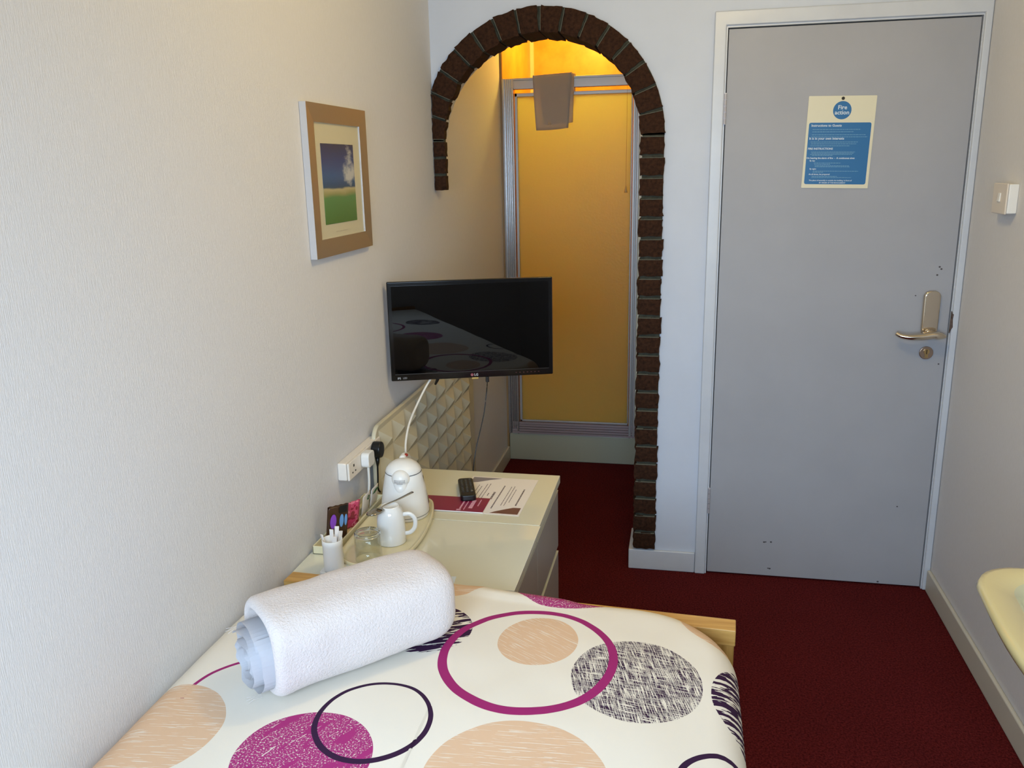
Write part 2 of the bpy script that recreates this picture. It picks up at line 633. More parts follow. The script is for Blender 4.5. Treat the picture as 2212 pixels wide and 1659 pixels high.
obj('handle_lever', hm, CHROME, door, smooth=True, label='polished nickel lever')
hm = B()
tube(hm, [(1.722, -0.004, 0.884), (1.722, -0.011, 0.884)], 0.0225, 32)
lk = obj('lock_rose', hm, mat('rose_metal', srgb(170, 150, 135), 0.25, 1.0), door, bevel=0.002)
hm = B()
tube(hm, [(1.722, -0.010, 0.889), (1.722, -0.014, 0.889)], 0.0095, 20)
box(hm, 1.717, 1.727, -0.0135, -0.010, 0.868, 0.886)
obj('lock_cylinder', hm, BRASS, lk)
hm = B()
box(hm, 1.721, 1.723, -0.0155, -0.0138, 0.881, 0.896)
obj('keyhole', hm, BLACK, lk)

# ================================================================ BRICK ARCH
arch = thing('brick_arch', 'dark brown brick surround of the arched opening with recessed mortar', 'arch', (AX, 0, 0.09))


def backdepth(deg):
    if deg < 88: return 0.188
    t = min(1, (deg - 88) / 80.0)
    return 0.188 * (1 - t) ** 1.25 + 0.012


def brickblock(bm, c4, yf, yb, jit=0.0032, cuts=3):
    """c4: four (x,z) corners inner0, outer0, outer1, inner1"""
    g = []
    (i0, o0, o1, i1) = [Vector((p[0], p[1])) for p in c4]
    nu, nv = 5, 4
    lay = []
    for iy, y in enumerate((yf + 0.0025, yf, yb)):
        sh = 0.96 if iy == 0 else 1.0
        rows = []
        for a in range(nu + 1):
            row = []
            for b in range(nv + 1):
                u, v = a / nu, b / nv
                p = (i0 * (1 - u) + o0 * u) * (1 - v) + (i1 * (1 - u) + o1 * u) * v
                e = (a in (0, nu)) + (b in (0, nv))
                j = jit * (1 if e else 0)
                row.append((p.x + random.uniform(-j, j), y + random.uniform(-.0012, .0012), p.y + random.uniform(-j, j) * .7))
            rows.append(row)
        lay.append(rows)
    F = [[bm.verts.new((lay[1][a][b][0], lay[1][a][b][1] + (0.0028 if (a in (0, nu) or b in (0, nv)) else 0), lay[1][a][b][2])) for b in range(nv + 1)] for a in range(nu + 1)]
    K = [[bm.verts.new((lay[1][a][b][0], yb, lay[1][a][b][2])) if (a in (0, nu) or b in (0, nv)) else None for b in range(nv + 1)] for a in range(nu + 1)]
    for a in range(nu):
        for b in range(nv):
            bm.faces.new([F[a][b], F[a + 1][b], F[a + 1][b + 1], F[a][b + 1]])
    per = [(a, 0) for a in range(nu)] + [(nu, b) for b in range(nv)] + [(a, nv) for a in range(nu, 0, -1)] + [(0, b) for b in range(nv, 0, -1)]
    for k in range(len(per)):
        p, q = per[k], per[(k + 1) % len(per)]
        bm.faces.new([F[p[0]][p[1]], F[q[0]][q[1]], K[q[0]][q[1]], K[p[0]][p[1]]])
    bm.faces.new([K[a][b] for a, b in per])


RIN, ROUT = 0.347, 0.430
bm = B()
mb = B()
# straight right leg
zb, n = 0.09, 22
pit = (AZ - zb) / n
for k in range(n):
    za, ze = zb + k * pit + 0.006, zb + (k + 1) * pit - 0.006
    if k == 0: za = zb
    wob = random.uniform(-.002, .002)
    brickblock(bm, [(AX + RIN + wob, za), (AX + ROUT + wob, za), (AX + ROUT + wob, ze), (AX + RIN + wob, ze)], -0.022, 0.188)
box(mb, AX + RIN + 0.007, AX + ROUT - 0.002, -0.012, 0.186, zb + 0.012, AZ + 0.01)
# ring
N = 16
for k in range(N):
    a0, a1 = PI * k / N, PI * (k + 1) / N
    g0 = 0.0062
    c4 = [(RIN, a0 + g0 / RIN * .7), (ROUT, a0 + g0 / ROUT), (ROUT, a1 - g0 / ROUT), (RIN, a1 - g0 / RIN * .7)]
    c4 = [(AX + r * math.cos(a), AZ + r * math.sin(a)) for r, a in c4]
    c4 = [(max(x, 0.003), z) for x, z in c4]
    brickblock(bm, c4, -0.022, backdepth(math.degrees((a0 + a1) / 2)))
for k in range(64):
    a0, a1 = PI * k / 64, PI * (k + 1) / 64
    q = [(RIN + 0.006, a0), (ROUT - 0.001, a0), (ROUT - 0.001, a1 + .001), (RIN + 0.006, a1 + .001)]
    prism(mb, [(max(0.002, AX + r * math.cos(a)), AZ + r * math.sin(a)) for r, a in q], -0.012, backdepth(math.degrees(a0)) - 0.003, 'xz')
# short left leg against the wall
for k in range(3):
    z1_ = AZ - k * 0.0593 - 0.005
    z0_ = z1_ - 0.050
    brickblock(bm, [(0.003, z0_), (AX - RIN, z0_), (AX - RIN, z1_), (0.003, z1_)], -0.022, 0.012, 0.0012)
box(mb, 0.002, AX - RIN - 0.004, -0.012, 0.01, 1.456, AZ + 0.01)
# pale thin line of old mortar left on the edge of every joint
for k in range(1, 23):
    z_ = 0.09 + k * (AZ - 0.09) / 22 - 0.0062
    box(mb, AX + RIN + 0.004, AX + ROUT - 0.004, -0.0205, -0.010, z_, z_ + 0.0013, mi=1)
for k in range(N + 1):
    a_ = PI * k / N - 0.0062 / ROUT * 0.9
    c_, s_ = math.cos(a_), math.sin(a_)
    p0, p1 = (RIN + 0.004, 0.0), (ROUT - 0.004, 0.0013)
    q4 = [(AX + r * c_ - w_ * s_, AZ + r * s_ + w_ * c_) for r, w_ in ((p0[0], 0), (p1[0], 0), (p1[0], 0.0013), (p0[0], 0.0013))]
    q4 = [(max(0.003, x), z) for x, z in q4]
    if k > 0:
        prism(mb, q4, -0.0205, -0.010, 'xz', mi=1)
inv = Matrix.Translation(-Vector((AX, 0, 0.09)))
bm.transform(inv)
mb.transform(inv)
obj('brickwork', bm, BRICK, arch)
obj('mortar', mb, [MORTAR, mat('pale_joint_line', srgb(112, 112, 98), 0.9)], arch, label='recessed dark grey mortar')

# ================================================================ SHOWER
sh = thing('shower_enclosure', 'aluminium framed shower cubicle with obscured yellow lit door behind the arch', 'shower', (0.36, YA, 0))
sh.location = (0.36, YA, 0)


def sobj(name, bm, material, parent=sh, **k):
    if parent is sh:
        bm.transform(Matrix.Translation((-0.36, -YA, 0)))
    return obj(name, bm, material, parent, **k)


bm = B()
box(bm, 0.004, 0.745, YA, YA + 0.80, 0, 0.152)
sobj('shower_tray', bm, TRAYW, bevel=0.006)
bm = B()   # ribbed sill
for k in range(4):
    box(bm, 0.03, 0.74, YA - 0.012 + 0.003 * k, YA + 0.03, 0.153 + 0.0125 * k, 0.153 + 0.0125 * k + 0.0105)
box(bm, 0.03, 0.74, YA - 0.004, YA + 0.03, 0.203, 0.214)
sobj('door_sill', bm, mat('rose_tinted_aluminium', srgb(196, 180, 182), 0.35, 0.7))
for (xa, xb, nm) in ((0.010, 0.066, 'left'), (0.643, 0.673, 'right')):
    bm = B()
    box(bm, xa, xb, YA + 0.0, YA + 0.035, 0.15, 1.942)
    box(bm, xa, xa + 0.012, YA - 0.010, YA, 0.15, 1.942)
    for q in range(3 if nm == 'left' else 1):
        box(bm, xa + 0.018 + 0.009 * q, xa + 0.024 + 0.009 * q, YA - 0.006, YA, 0.15, 1.94)
    box(bm, xb - 0.010, xb, YA - 0.010, YA, 0.15, 1.90)
    sobj('frame_jamb', bm, ALU if nm == 'left' else ALU_D, bevel=0.0015)
bm = B()
box(bm, 0.066, 0.643, YA - 0.004, YA + 0.035, 1.892, 1.942)
box(bm, 0.066, 0.643, YA - 0.010, YA - 0.004, 1.932, 1.942)
sobj('frame_header', bm, ALU_D, bevel=0.002)
bm = B()
box(bm, 0.069, 0.640, YA + 0.004, YA + 0.022, 1.858, 1.874)
box(bm, 0.069, 0.640, YA + 0.004, YA + 0.022, 0.216, 0.226)
box(bm, 0.069, 0.082, YA + 0.004, YA + 0.022, 0.216, 1.874)
box(bm, 0.634, 0.640, YA + 0.004, YA + 0.022, 0.216, 1.874)
sobj('door_frame', bm, ALU_D, bevel=0.0015)
sobj('side_filler', bx(0.673, 0.746, YA + 0.0, YA + 0.03, 0.153, 1.942), mat('cream_filler_strip', srgb(236, 226, 200), 0.4))
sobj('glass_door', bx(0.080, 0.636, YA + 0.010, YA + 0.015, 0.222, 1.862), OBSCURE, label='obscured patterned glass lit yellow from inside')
bm = B()
box(bm, 0.0, 0.012, YA, YA + 0.81, 0, ZC)
box(bm, 0.735, 0.747, YA, YA + 0.81, 0, ZC)
box(bm, 0.0, 0.747, YA + 0.80, YA + 0.815, 0, ZC)
sobj('wall_panel', bm, LINERM, label='cream mottled shower wall panels')
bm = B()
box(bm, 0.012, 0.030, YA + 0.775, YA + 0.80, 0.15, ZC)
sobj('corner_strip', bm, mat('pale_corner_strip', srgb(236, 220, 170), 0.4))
bm = B()
box(bm, -0.001, 0.010, YA - 0.006, YA + 0.03, 0.0, ZC)
struct('edge_strip', bm, mat('brown_edge_strip', srgb(150, 120, 80), 0.5))  # thin brown strip at the cubicle's left edge, floor to ceiling
# lamp fittings (out of the frame)
for nm, loc, lab in (('ceiling_lamp', (LAMP[0], LAMP[1], 0), 'round opal ceiling lamp in the middle of the bedroom ceiling'), ('bulkhead_lamp', (0.36, 1.6, 0), 'round lamp on the ceiling above the shower')):
    t = thing(nm, lab, 'lamp', (loc[0], loc[1], ZC))
    bm = B()
    lathe(bm, [(0, -0.001), (0.13, -0.001), (0.135, -0.02), (0.12, -0.03), (0, -0.03)])
    obj('lamp_base', bm, PLASTIC, t, smooth=True)
    bm = B()
    lathe(bm, [(0.118, -0.03), (0.112, -0.045), (0.09, -0.055), (0, -0.06)])
    obj('lamp_shade', bm, LAMPG, t, smooth=True)

# pull cord in front of the shower door
t = thing('pull_cord', 'thin light pull cord with a small cone end in front of the shower door', 'pull cord', (0.617, 1.1, 1.40))
bm = B()
tube(bm, [(0, 0, 0.03), (0.001, 0, 0.25), (0, 0, ZC - 1.40)], 0.0007, 6)
obj('cord', bm, mat('old_cord', srgb(150, 118, 66), 0.7), t)
bm = B()
lathe(bm, [(0, 0), (0.0085, 0), (0.006, 0.012), (0.002, 0.034), (0, 0.036)], 16)
obj('cord_end', bm, mat('cord_cone', srgb(205, 170, 110), 0.4), t, smooth=True)

# hand towel over the header
t = thing('hand_towel', 'small folded towel hanging over the shower door header', 'towel', (0.262, YA, 1.942))


def drape(x0, x1, zf, zb, off, th, tilt=0.0, w=0.004):
    bm = B()
    prof = []
    for k in range(9):
        prof.append((-0.014 - off, -zf + (zf - 0.002) * k / 8))
    for k in range(1, 8):
        a = PI - PI * k / 8
        prof.append(((0.029 + off) * math.cos(a) + 0.015, 0.004 + off + 0.004 * math.sin(a)))
    for k in range(9):
        prof.append((0.044 + off, -0.002 - (zb - 0.002) * k / 8))
    nx = 14
    V = []
    for (y, z) in prof:
        row = []
        for i in range(nx + 1):
            u = i / nx
            d = max(0, -z)
            xx = x0 + (x1 - x0) * u + (0.06 * d) * (1 - 2 * u) + tilt * d
            yy = y + w * math.sin(u * 9 + z * 14) * min(1, d * 8)
            zz = z + 0.008 * (u - 0.5) - (0.003 * math.sin(u * PI) if z <= -zf + 1e-6 else 0)
            row.append(bm.verts.new((xx, yy, zz)))
        V.append(row)
    for a, b in zip(V, V[1:]):
        for i in range(nx):
            bm.faces.new([a[i], a[i + 1], b[i + 1], b[i]])
    geo = bmesh.ops.solidify(bm, geom=bm.faces[:], thickness=th)
    return bm


obj('front_fold', drape(-0.098, 0.088, 0.24, 0.05, 0.006, 0.004), GREYCLOTH, t, smooth=True)
obj('back_fold', drape(-0.070, 0.101, 0.215, 0.09, 0.001, 0.003, 0.03), GREYCLOTH, t, smooth=True)

# ================================================================ PICTURE
PY0, PY1, PZ0, PZ1, PT = -1.107, -0.723, 1.3165, 1.687, 0.018
pc = ((PY0 + PY1) / 2, (PZ0 + PZ1) / 2)
t = thing('framed_picture', 'framed beach landscape print in a wide champagne frame on the left wall', 'picture', (0, pc[0], pc[1]))
hy, hz = (PY1 - PY0) / 2, (PZ1 - PZ0) / 2
bw = 0.044
bm = B()
# bevelled moulding, front face sloping down towards the picture
o = [(-hy, -hz), (hy, -hz), (hy, hz), (-hy, hz)]
ii = [(-hy + bw, -hz + bw), (hy - bw, -hz + bw), (hy - bw, hz - bw), (-hy + bw, hz - bw)]
vo0 = [bm.verts.new((0.001, y, z)) for y, z in o]
vo1 = [bm.verts.new((PT, y, z)) for y, z in o]
vi1 = [bm.verts.new((PT - 0.003, y, z)) for y, z in ii]
vi0 = [bm.verts.new((0.008, y, z)) for y, z in ii]
for k in range(4):
    q = (k + 1) % 4
    f = bm.faces.new([vo0[k], vo0[q], vo1[q], vo1[k]]); f.material_index = 1
    f = bm.faces.new([vo1[k], vo1[q], vi1[q], vi1[k]]); f.material_index = 0
    f = bm.faces.new([vi1[k], vi1[q], vi0[q], vi0[k]]); f.material_index = 1
bm.faces.new(vo0[::-1]).material_index = 1
obj('frame', bm, [FRAMEM, FRAMES], t)
obj('mount', bx(0.006, 0.010, -hy + bw - .002, hy - bw + .002, -hz + bw - .002, hz - bw + .002), MATB, t, label='ivory mount card')
a0, a1, b0, b1 = -1.024 - pc[0], -0.813 - pc[0], 1.395 - pc[1], 1.594 - pc[1]
pr_ = obj('print', bx(-0.0005, 0.0005, a0 - (a0 + a1) / 2, a1 - (a0 + a1) / 2, b0 - (b0 + b1) / 2, b1 - (b0 + b1) / 2), ART, t, (0.0108, (a0 + a1) / 2, (b0 + b1) / 2))
obj('picture_glass', bx(0.0125, 0.014, -hy + bw - .001, hy - bw + .001, -hz + bw - .001, hz - bw + .001), PANE, t)
MXYZ = Matrix(((0, 0, 1, 0), (1, 0, 0, 0), (0, 1, 0, 0), (0, 0, 0, 1)))   # text plane onto a wall facing +x
bm = B()
for k in range(9):
    box(bm, 0.0102, 0.0105, -0.045 + k * 0.0085, -0.0395 + k * 0.0085, b0 - 0.022, b0 - 0.0205)
obj('caption', bm, mat('pale_caption', srgb(190, 180, 150), 0.6), t)

# ================================================================ FIRE NOTICE
t = thing('fire_notice', 'cream sheet with blue fire action instructions on the grey door', 'sign', (1.387, -0.004, 1.585), 0)
sk = Matrix.Rotation(math.radians(-0.8), 4, 'Y')
t.rotation_euler = (0, math.radians(1.3), 0)
SW, SHH = 0.2105, 0.293
bm = B()
prism(bm, rrect(-SW / 2, SW / 2, -SHH / 2, SHH / 2, 0.002, 2), -0.003, -0.0002, 'xz')
obj('backing_sheet', bm, SIGNM, t)
bm = B()
prism(bm, rrect(-0.0975, 0.0965, -0.134, 0.063, 0.006, 4), -0.0034, -0.0028, 'xz')
obj('blue_panel', bm, SIGNB, t)
bm = B()
prism(bm, [(0.002 + 0.0285 * math.cos(k * PI / 20), 0.1015 + 0.0285 * math.sin(k * PI / 20)) for k in range(40)], -0.0034, -0.0028, 'xz')
obj('blue_disc', bm, SIGNB, t)
bm = B()
prism(bm, [(0.0015 + 0.0052 * math.cos(k * PI / 10), 0.1385 + 0.0052 * math.sin(k * PI / 10)) for k in range(20)], -0.0036, -0.0028, 'xz')
obj('screw_head', bm, mat('dark_screw', srgb(40, 34, 22), 0.5, 0.4), t)
W2 = lambda x, z, y=-0.0037: Matrix(((1, 0, 0, x), (0, 0, -1, y), (0, 1, 0, z), (0, 0, 0, 1)))
heads = [('Fire', 0.0185, W2(0.002, 0.1045), 'CENTER', 0.0003), ('action', 0.0185, W2(0.002, 0.0885), 'CENTER', 0.0003),
         ('Instructions to Guests', 0.0105, W2(-0.090, 0.0505), 'LEFT', 0.0002),
         ('It is in your own interests', 0.0105, W2(-0.0935, 0.0095), 'LEFT', 0.0002),
         ('FIRE INSTRUCTIONS', 0.0086, W2(-0.0945, -0.0225), 'LEFT', 0.0002),
         ('On hearing the alarm of fire  -  A continuous siren', 0.0074, W2(-0.0965, -0.052), 'LEFT', 0.0002),
         ('By day:', 0.0062, W2(-0.086, -0.060), 'LEFT', 0.0001), ('By night:', 0.0062, W2(-0.084, -0.0865), 'LEFT', 0.0001),
         ('At all times, be prepared', 0.0066, W2(-0.085, -0.104), 'LEFT', 0.0001),
         ('The place of assembly is outside the building, in front of', 0.0060, W2(-0.083, -0.1235), 'LEFT', 0.0001),
         ('BY ORDER OF THE MANAGEMENT', 0.0054, W2(-0.050, -0.131), 'LEFT', 0.0001)]
text(heads, SIGNT, t)
for z, xa, xb in ((0.0405, -.085, .065), (0.033, -.085, .043), (0.0235, -.086, .083), (0.017, -.087, .088), (0.001, -.088, .060), (-0.005, -.086, .056), (-0.0115, -.087, .036), (-0.031, -.084, .055), (-0.0345, -.082, .05), (-0.0385, -.086, .047), (-0.042, -.08, -.015), (-.0665, -.072, .012), (-.0705, -.07, -.02), (-.075, -.068, .04), (-.0785, -.068, .042), (-.0925, -.073, .07), (-.096, -.073, -.04), (-.1095, -.075, .005), (-.113, -.075, .05)):
    x = xa
    bm = B()
    while x < xb:
        w = random.uniform(0.003, 0.009)
        box(bm, x, min(x + w, xb), -0.0038, -0.0034, z, z + 0.0018)
        x += w + 0.0014
    obj('small_print', bm, SIGNT2, t)

# ================================================================ LIGHT SWITCH (right wall)
t = thing('light_switch', 'white surface mounted light switch on the right wall beside the door', 'switch', (XR, -0.35, 1.413))
obj('back_box', bx(-0.026, 0, -0.054, 0.054, -0.041, 0.041), PLASTIC, t, bevel=0.003)
obj('switch_plate', bx(-0.032, -0.026, -0.055, 0.055, -0.043, 0.043), mat('shaded_switch_plastic', srgb(226, 214, 198), 0.3), t, bevel=0.003)  # beiger than its box, shade on this face put into the colour
bm = B()
box(bm, -0.0355, -0.031, -0.012, 0.006, -0.012, 0.013, mtx=Matrix.Rotation(math.radians(5), 4, 'Y'))
obj('rocker', bm, PLASTIC, t, bevel=0.0015)

# ================================================================ WALL SOCKET, PLUGS
SX = 0.034
SY0, SY1, SZ0, SZ1 = -1.045, -0.800, 0.714, 0.764
sc_ = ((SY0 + SY1) / 2, (SZ0 + SZ1) / 2)
t = thing('wall_socket', 'white three gang socket box on the left wall above the kettle tray', 'socket', (0, sc_[0], sc_[1]))
L2, H2 = (SY1 - SY0) / 2, (SZ1 - SZ0) / 2
obj('back_box', bx(0, SX - 0.008, -L2, L2, -H2, H2), PLASTIC_W, t, bevel=0.004)
obj('face_plate', bx(SX - 0.007, SX, -L2, L2, -H2, H2), PLASTIC_W, t, bevel=0.003)
for cy in (-0.088, 0.0):
    bm = B()
    box(bm, SX - 0.001, SX + 0.0004, cy - 0.0035, cy + 0.0035, 0.006, 0.013)
    box(bm, SX - 0.001, SX + 0.0004, cy - 0.013, cy - 0.007, -0.010, -0.006)
    box(bm, SX - 0.001, SX + 0.0004, cy + 0.007, cy + 0.013, -0.010, -0.006)
    obj('pin_holes', bm, BLACK, t)
t = thing('plug', 'white plug with its flex in the middle of the wall socket', 'plug', (SX, -0.938, 0.743))
bm = B()
prism(bm, rrect(-0.024, 0.024, -0.0215, 0.0215, 0.012, 5), 0.0005, 0.024, 'yz')
obj('plug_body', bm, PLASTIC, t, bevel=0.003)
bm = B()
tube(bm, spline([(0.014, -0.004, -0.020), (0.014, -0.006, -0.07), (0.008, -0.004, -0.12), (0.004, 0.010, -0.139)], 6), 0.0038, 10)
obj('flex', bm, CORDM, t, smooth=True)
t = thing('plug', 'black plug at the far end of the wall socket next to the ivory panel', 'plug', (SX, -0.864, 0.743))
bm = B()
prism(bm, [(0.022 * math.cos(k * PI / 12), 0.002 + 0.024 * math.sin(k * PI / 12)) for k in range(24)], 0.0005, 0.028, 'yz')
obj('plug_body', bm, BLACKP, t, bevel=0.004)
bm = B()
tube(bm, [(0.012, 0, -0.02), (0.012, 0, -0.038), (0.011, 0.0, -0.05)], [0.007, 0.0055, 0.003], 12)
tube(bm, spline([(0.011, 0, -0.045), (0.010, 0.0, -0.08), (0.007, 0.004, -0.12), (0.006, 0.02, -0.137)], 5), 0.0028, 8)
obj('flex', bm, BLACKP, t, smooth=True)

# ================================================================ EMBOSSED PANEL
t = thing('embossed_panel', 'ivory board with raised diamond facets leaning on the wall behind the drawers', 'panel', (0, -0.24, 0))
ty0, ty1, tz0, tz1 = -0.832 + 0.24, 0.345 + 0.24, 0.04, 0.797
R0 = 0.045
outl = [(ty1 - .012, tz0), (ty1, tz0 + .012), (ty1, tz1 - R0)]
for k in range(1, 8):
    a = PI / 2 * k / 8
    outl.append((ty1 - R0 + R0 * math.cos(a), tz1 - R0 + R0 * math.sin(a)))
outl += [(ty1 - R0, tz1), (ty0 + R0, tz1)]
for k in range(1, 8):
    a = PI / 2 + PI / 2 * k / 8
    outl.append((ty0 + R0 + R0 * math.cos(a), tz1 - R0 + R0 * math.sin(a)))
outl += [(ty0, tz1 - R0), (ty0, tz0 + .012), (ty0 + .012, tz0)]
bm = B()
prism(bm, outl, 0.016, 0.030, 'yz')
obj('board', bm, PANELM, t, bevel=0.004)
bm = B()
cy_, cz_ = 0.1175, 0.0755
ny = int((ty1 - ty0 - 0.05) / cy_)
yst = ty0 + 0.03
zst = tz1 - 0.016
for a in range(ny):
    for b in range(9):
        ya, zb_ = yst + a * cy_, zst - b * cz_
        if zb_ - cz_ < tz0: break
        c1 = [bm.verts.new((0.0302, y, z)) for y, z in ((ya, zb_), (ya + cy_, zb_), (ya + cy_, zb_ - cz_), (ya, zb_ - cz_))]
        apx = bm.verts.new((0.0302 + 0.021, ya + cy_ * 0.5, zb_ - cz_ * 0.52))
        for k in range(4):
            bm.faces.new([c1[k], c1[(k + 1) % 4], apx])
obj('raised_facets', bm, PANELM, t)
for yy in (ty0 + 0.1, ty1 - 0.1):
    obj('foot', bx(0.014, 0.05, yy - 0.02, yy + 0.02, 0, tz0 + 0.002), PANELM, t)

# ================================================================ CHESTS OF DRAWERS
ZT = 0.600
units = ((-0.997, -0.617, 'cream chest of drawers nearer the arch, with remote and papers on top', 'far'),
         (-1.358, -1.0, 'chest of drawers against the footboard, carrying the kettle tray, glossy top', 'near'))
for y0_, y1_, lab, kk in units:
    cyy = (y0_ + y1_) / 2
    hw = (y1_ - y0_) / 2
    t = thing('chest_of_drawers', lab, 'drawers', (0.05, cyy, 0), group=None)
    obj('body', bx(0.0, 0.468, -hw + 0.001, hw - 0.001, 0.03, ZT - 0.024), CHEST, t, bevel=0.001)
    obj('plinth', bx(0.02, 0.45, -hw + 0.01, hw - 0.01, 0.0, 0.031), CHEST_F, t)
    xtop0 = -0.045 if kk == 'near' else 0.002
    if kk == 'near':
        obj('top', bx(-0.046, 0.495, -hw, hw, ZT - 0.024, ZT - 0.004), CHEST, t, bevel=0.0015)
        obj('glass_sheet', bx(-0.046, 0.497, -hw, hw, ZT - 0.004, ZT), GLASSTOP, t, bevel=0.001, label='glossy glass sheet on top')
    else:
        obj('top', bx(0.002, 0.494, -hw, hw, ZT - 0.024, ZT), CHEST, t, bevel=0.0015)
    for k in range(3):
        zt = 0.553 - k * 0.205
        dr = obj('drawer', bx(0.469, 0.487, -hw + 0.002, hw - 0.002, zt - 0.188, zt - 0.004), CHEST_F, t, bevel=0.0015)
        obj('drawer_lip', bx(0.4695, 0.4875, -hw + 0.002, hw - 0.002, zt - 0.004, zt), CHEST, dr)

# ================================================================ TELEVISION
t = thing('television', 'small black flat television on a wall bracket, screen reflecting the duvet', 'television', (0.258, -0.546, 1.042), 0.3154)
w, h = 0.510 / 2, 0.310 / 2
obj('housing', bx(-w + .012, w - .012, 0.012, 0.034, -h + 0.012, h - 0.012), BLACKP, t, bevel=0.008)
bm = B()
box(bm, -w, w, -0.004, 0.014, -h, h)
obj('bezel', bm, BEZEL, t, bevel=0.003)
scr = obj('screen', bx(-w + 0.013, w - 0.013, -0.0052, -0.0035, -h + 0.022, h - 0.013), SCREEN, t)
bm = B()
box(bm, -w + 0.013, w - 0.013, -0.0056, -0.004, -h + 0.0205, -h + 0.0215)
obj('bezel_line', bm, mat('dim_bezel_line', srgb(60, 56, 54), 0.3), t)
WT = lambda x, z, y=-0.0047: Matrix(((1, 0, 0, x), (0, 0, -1, y), (0, 1, 0, z), (0, 0, 0, 1)))
text([('LG', 0.0105, WT(0.0035, -h + 0.0065), 'LEFT', 0.0002)], mat('logo_silver', srgb(190, 186, 184), 0.4), t, 'brand_lettering')
bm = B()
prism(bm, [(-0.003 + 0.0047 * math.cos(k * PI / 12), -h + 0.010 + 0.0047 * math.sin(k * PI / 12)) for k in range(24)], -0.0048, -0.0035, 'xz')
lg = obj('brand_roundel', bm, mat('logo_red', srgb(130, 40, 50), 0.4), t)
bm = B()
for a in range(-200, 40, 20):
    p0 = (-0.003 + 0.0032 * math.cos(math.radians(a)), -h + 0.010 + 0.0032 * math.sin(math.radians(a)))
    box(bm, p0[0] - .0003, p0[0] + .0003, -0.0051, -0.0046, p0[1] - .0003, p0[1] + .0003)
box(bm, -0.0033, -0.0027, -0.0051, -0.0046, -h + 0.0085, -h + 0.0115)
obj('roundel_mark', bm, mat('logo_pale', srgb(200, 180, 178), 0.4), lg)
text([('IPS', 0.0085, WT(-w + 0.019, -h + 0.006), 'LEFT', 0.0002), ('LED', 0.0075, WT(-w + 0.036, -h + 0.0065), 'LEFT', 0.0)], mat('badge_grey', srgb(165, 165, 165), 0.4), t, 'badge_lettering')
bm = B()
for k in range(7):
    box(bm, 0.135 + k * 0.012, 0.139 + k * 0.012, -0.0047, -0.004, -h + 0.010, -h + 0.0115)
obj('control_marks', bm, mat('control_mark_red', srgb(96, 44, 44), 0.4), t)
bm = B()
box(bm, -0.004, 0.017, -0.0035, 0.012, -h - 0.0045, -h + 0.001)
obj('sensor_tab', bm, mat('clear_sensor', srgb(190, 160, 90), 0.2), t, bevel=0.001)
bm = B()
box(bm, -0.06, 0.06, 0.034, 0.040, -0.06, 0.06)
obj('mount_plate', bm, BLACKP, t)
bm = B()
ca, sa = math.cos(0.3154), math.sin(0.3154)


def tv(p):   # world -> television space
    dx_, dy_ = p[0] - 0.258, p[1] + 0.546
    return (dx_ * ca + dy_ * sa, -dx_ * sa + dy_ * ca, p[2] - 1.042)


tube(bm, [(0, 0.038, 0), (0, 0.075, 0), tv((0.10, -0.40, 1.042)), tv((0.012, -0.47, 1.042))], 0.014, 12)
bq = [tv(p) for p in ((0.002, -0.53, 0.98), (0.002, -0.41, 0.98), (0.002, -0.41, 1.10), (0.002, -0.53, 1.10))]
bf = [tv(p) for p in ((0.014, -0.53, 0.98), (0.014, -0.41, 0.98), (0.014, -0.41, 1.10), (0.014, -0.53, 1.10))]
q0 = [bm.verts.new(p) for p in bq]; q1 = [bm.verts.new(p) for p in bf]
bm.faces.new(q0); bm.faces.new(q1)
for k in range(4):
    bm.faces.new([q0[k], q0[(k + 1) % 4], q1[(k + 1) % 4], q1[k]])
obj('wall_bracket', bm, BLACKP, t)
bm = B()
pl0 = Vector((0.046, 0.014, -h - 0.001))
box(bm, pl0.x - .0055, pl0.x + .0055, 0.006, 0.020, -h - 0.020, -h + 0.004)
obj('cable_plug', bm, BLACKP, t, bevel=0.002)
bm = B()
tube(bm, spline([(0.046, 0.013, -h - 0.018), tv((0.292, -0.512, 0.83)), tv((0.286, -0.535, 0.76)), tv((0.270, -0.575, 0.67)), tv((0.262, -0.596, 0.60)), tv((0.256, -0.600, 0.50))], 8), 0.0015, 8)
obj('power_cable', bm, BLACKP, t, smooth=True)
bm = B()
tube(bm, [(-0.108, 0.02, -h + 0.004), (-0.113, 0.022, -h - 0.010), (-0.119, 0.03, -h - 0.024)], [0.006, 0.005, 0.0035], 10)
obj('black_connector', bm, BLACKP, t)
# white aerial cable
t = thing('aerial_cable', 'white cable looping from behind the television down behind the kettle', 'cable', (0.10, -0.72, 0.60))
bm = B()
pw = [(0.140, -0.560, 0.905), (0.118, -0.590, 0.868), (0.098, -0.640, 0.815), (0.092, -0.700, 0.775), (0.094, -0.745, 0.735), (0.098, -0.765, 0.70), (0.104, -0.775, 0.65), (0.12, -0.77, 0.606), (0.15, -0.76, 0.6035)]
tube(bm, [(p[0] - 0.10, p[1] + 0.72, p[2] - 0.60) for p in spline(pw, 8)], 0.0034, 10)
obj('cable', bm, CORDM, t, smooth=True)

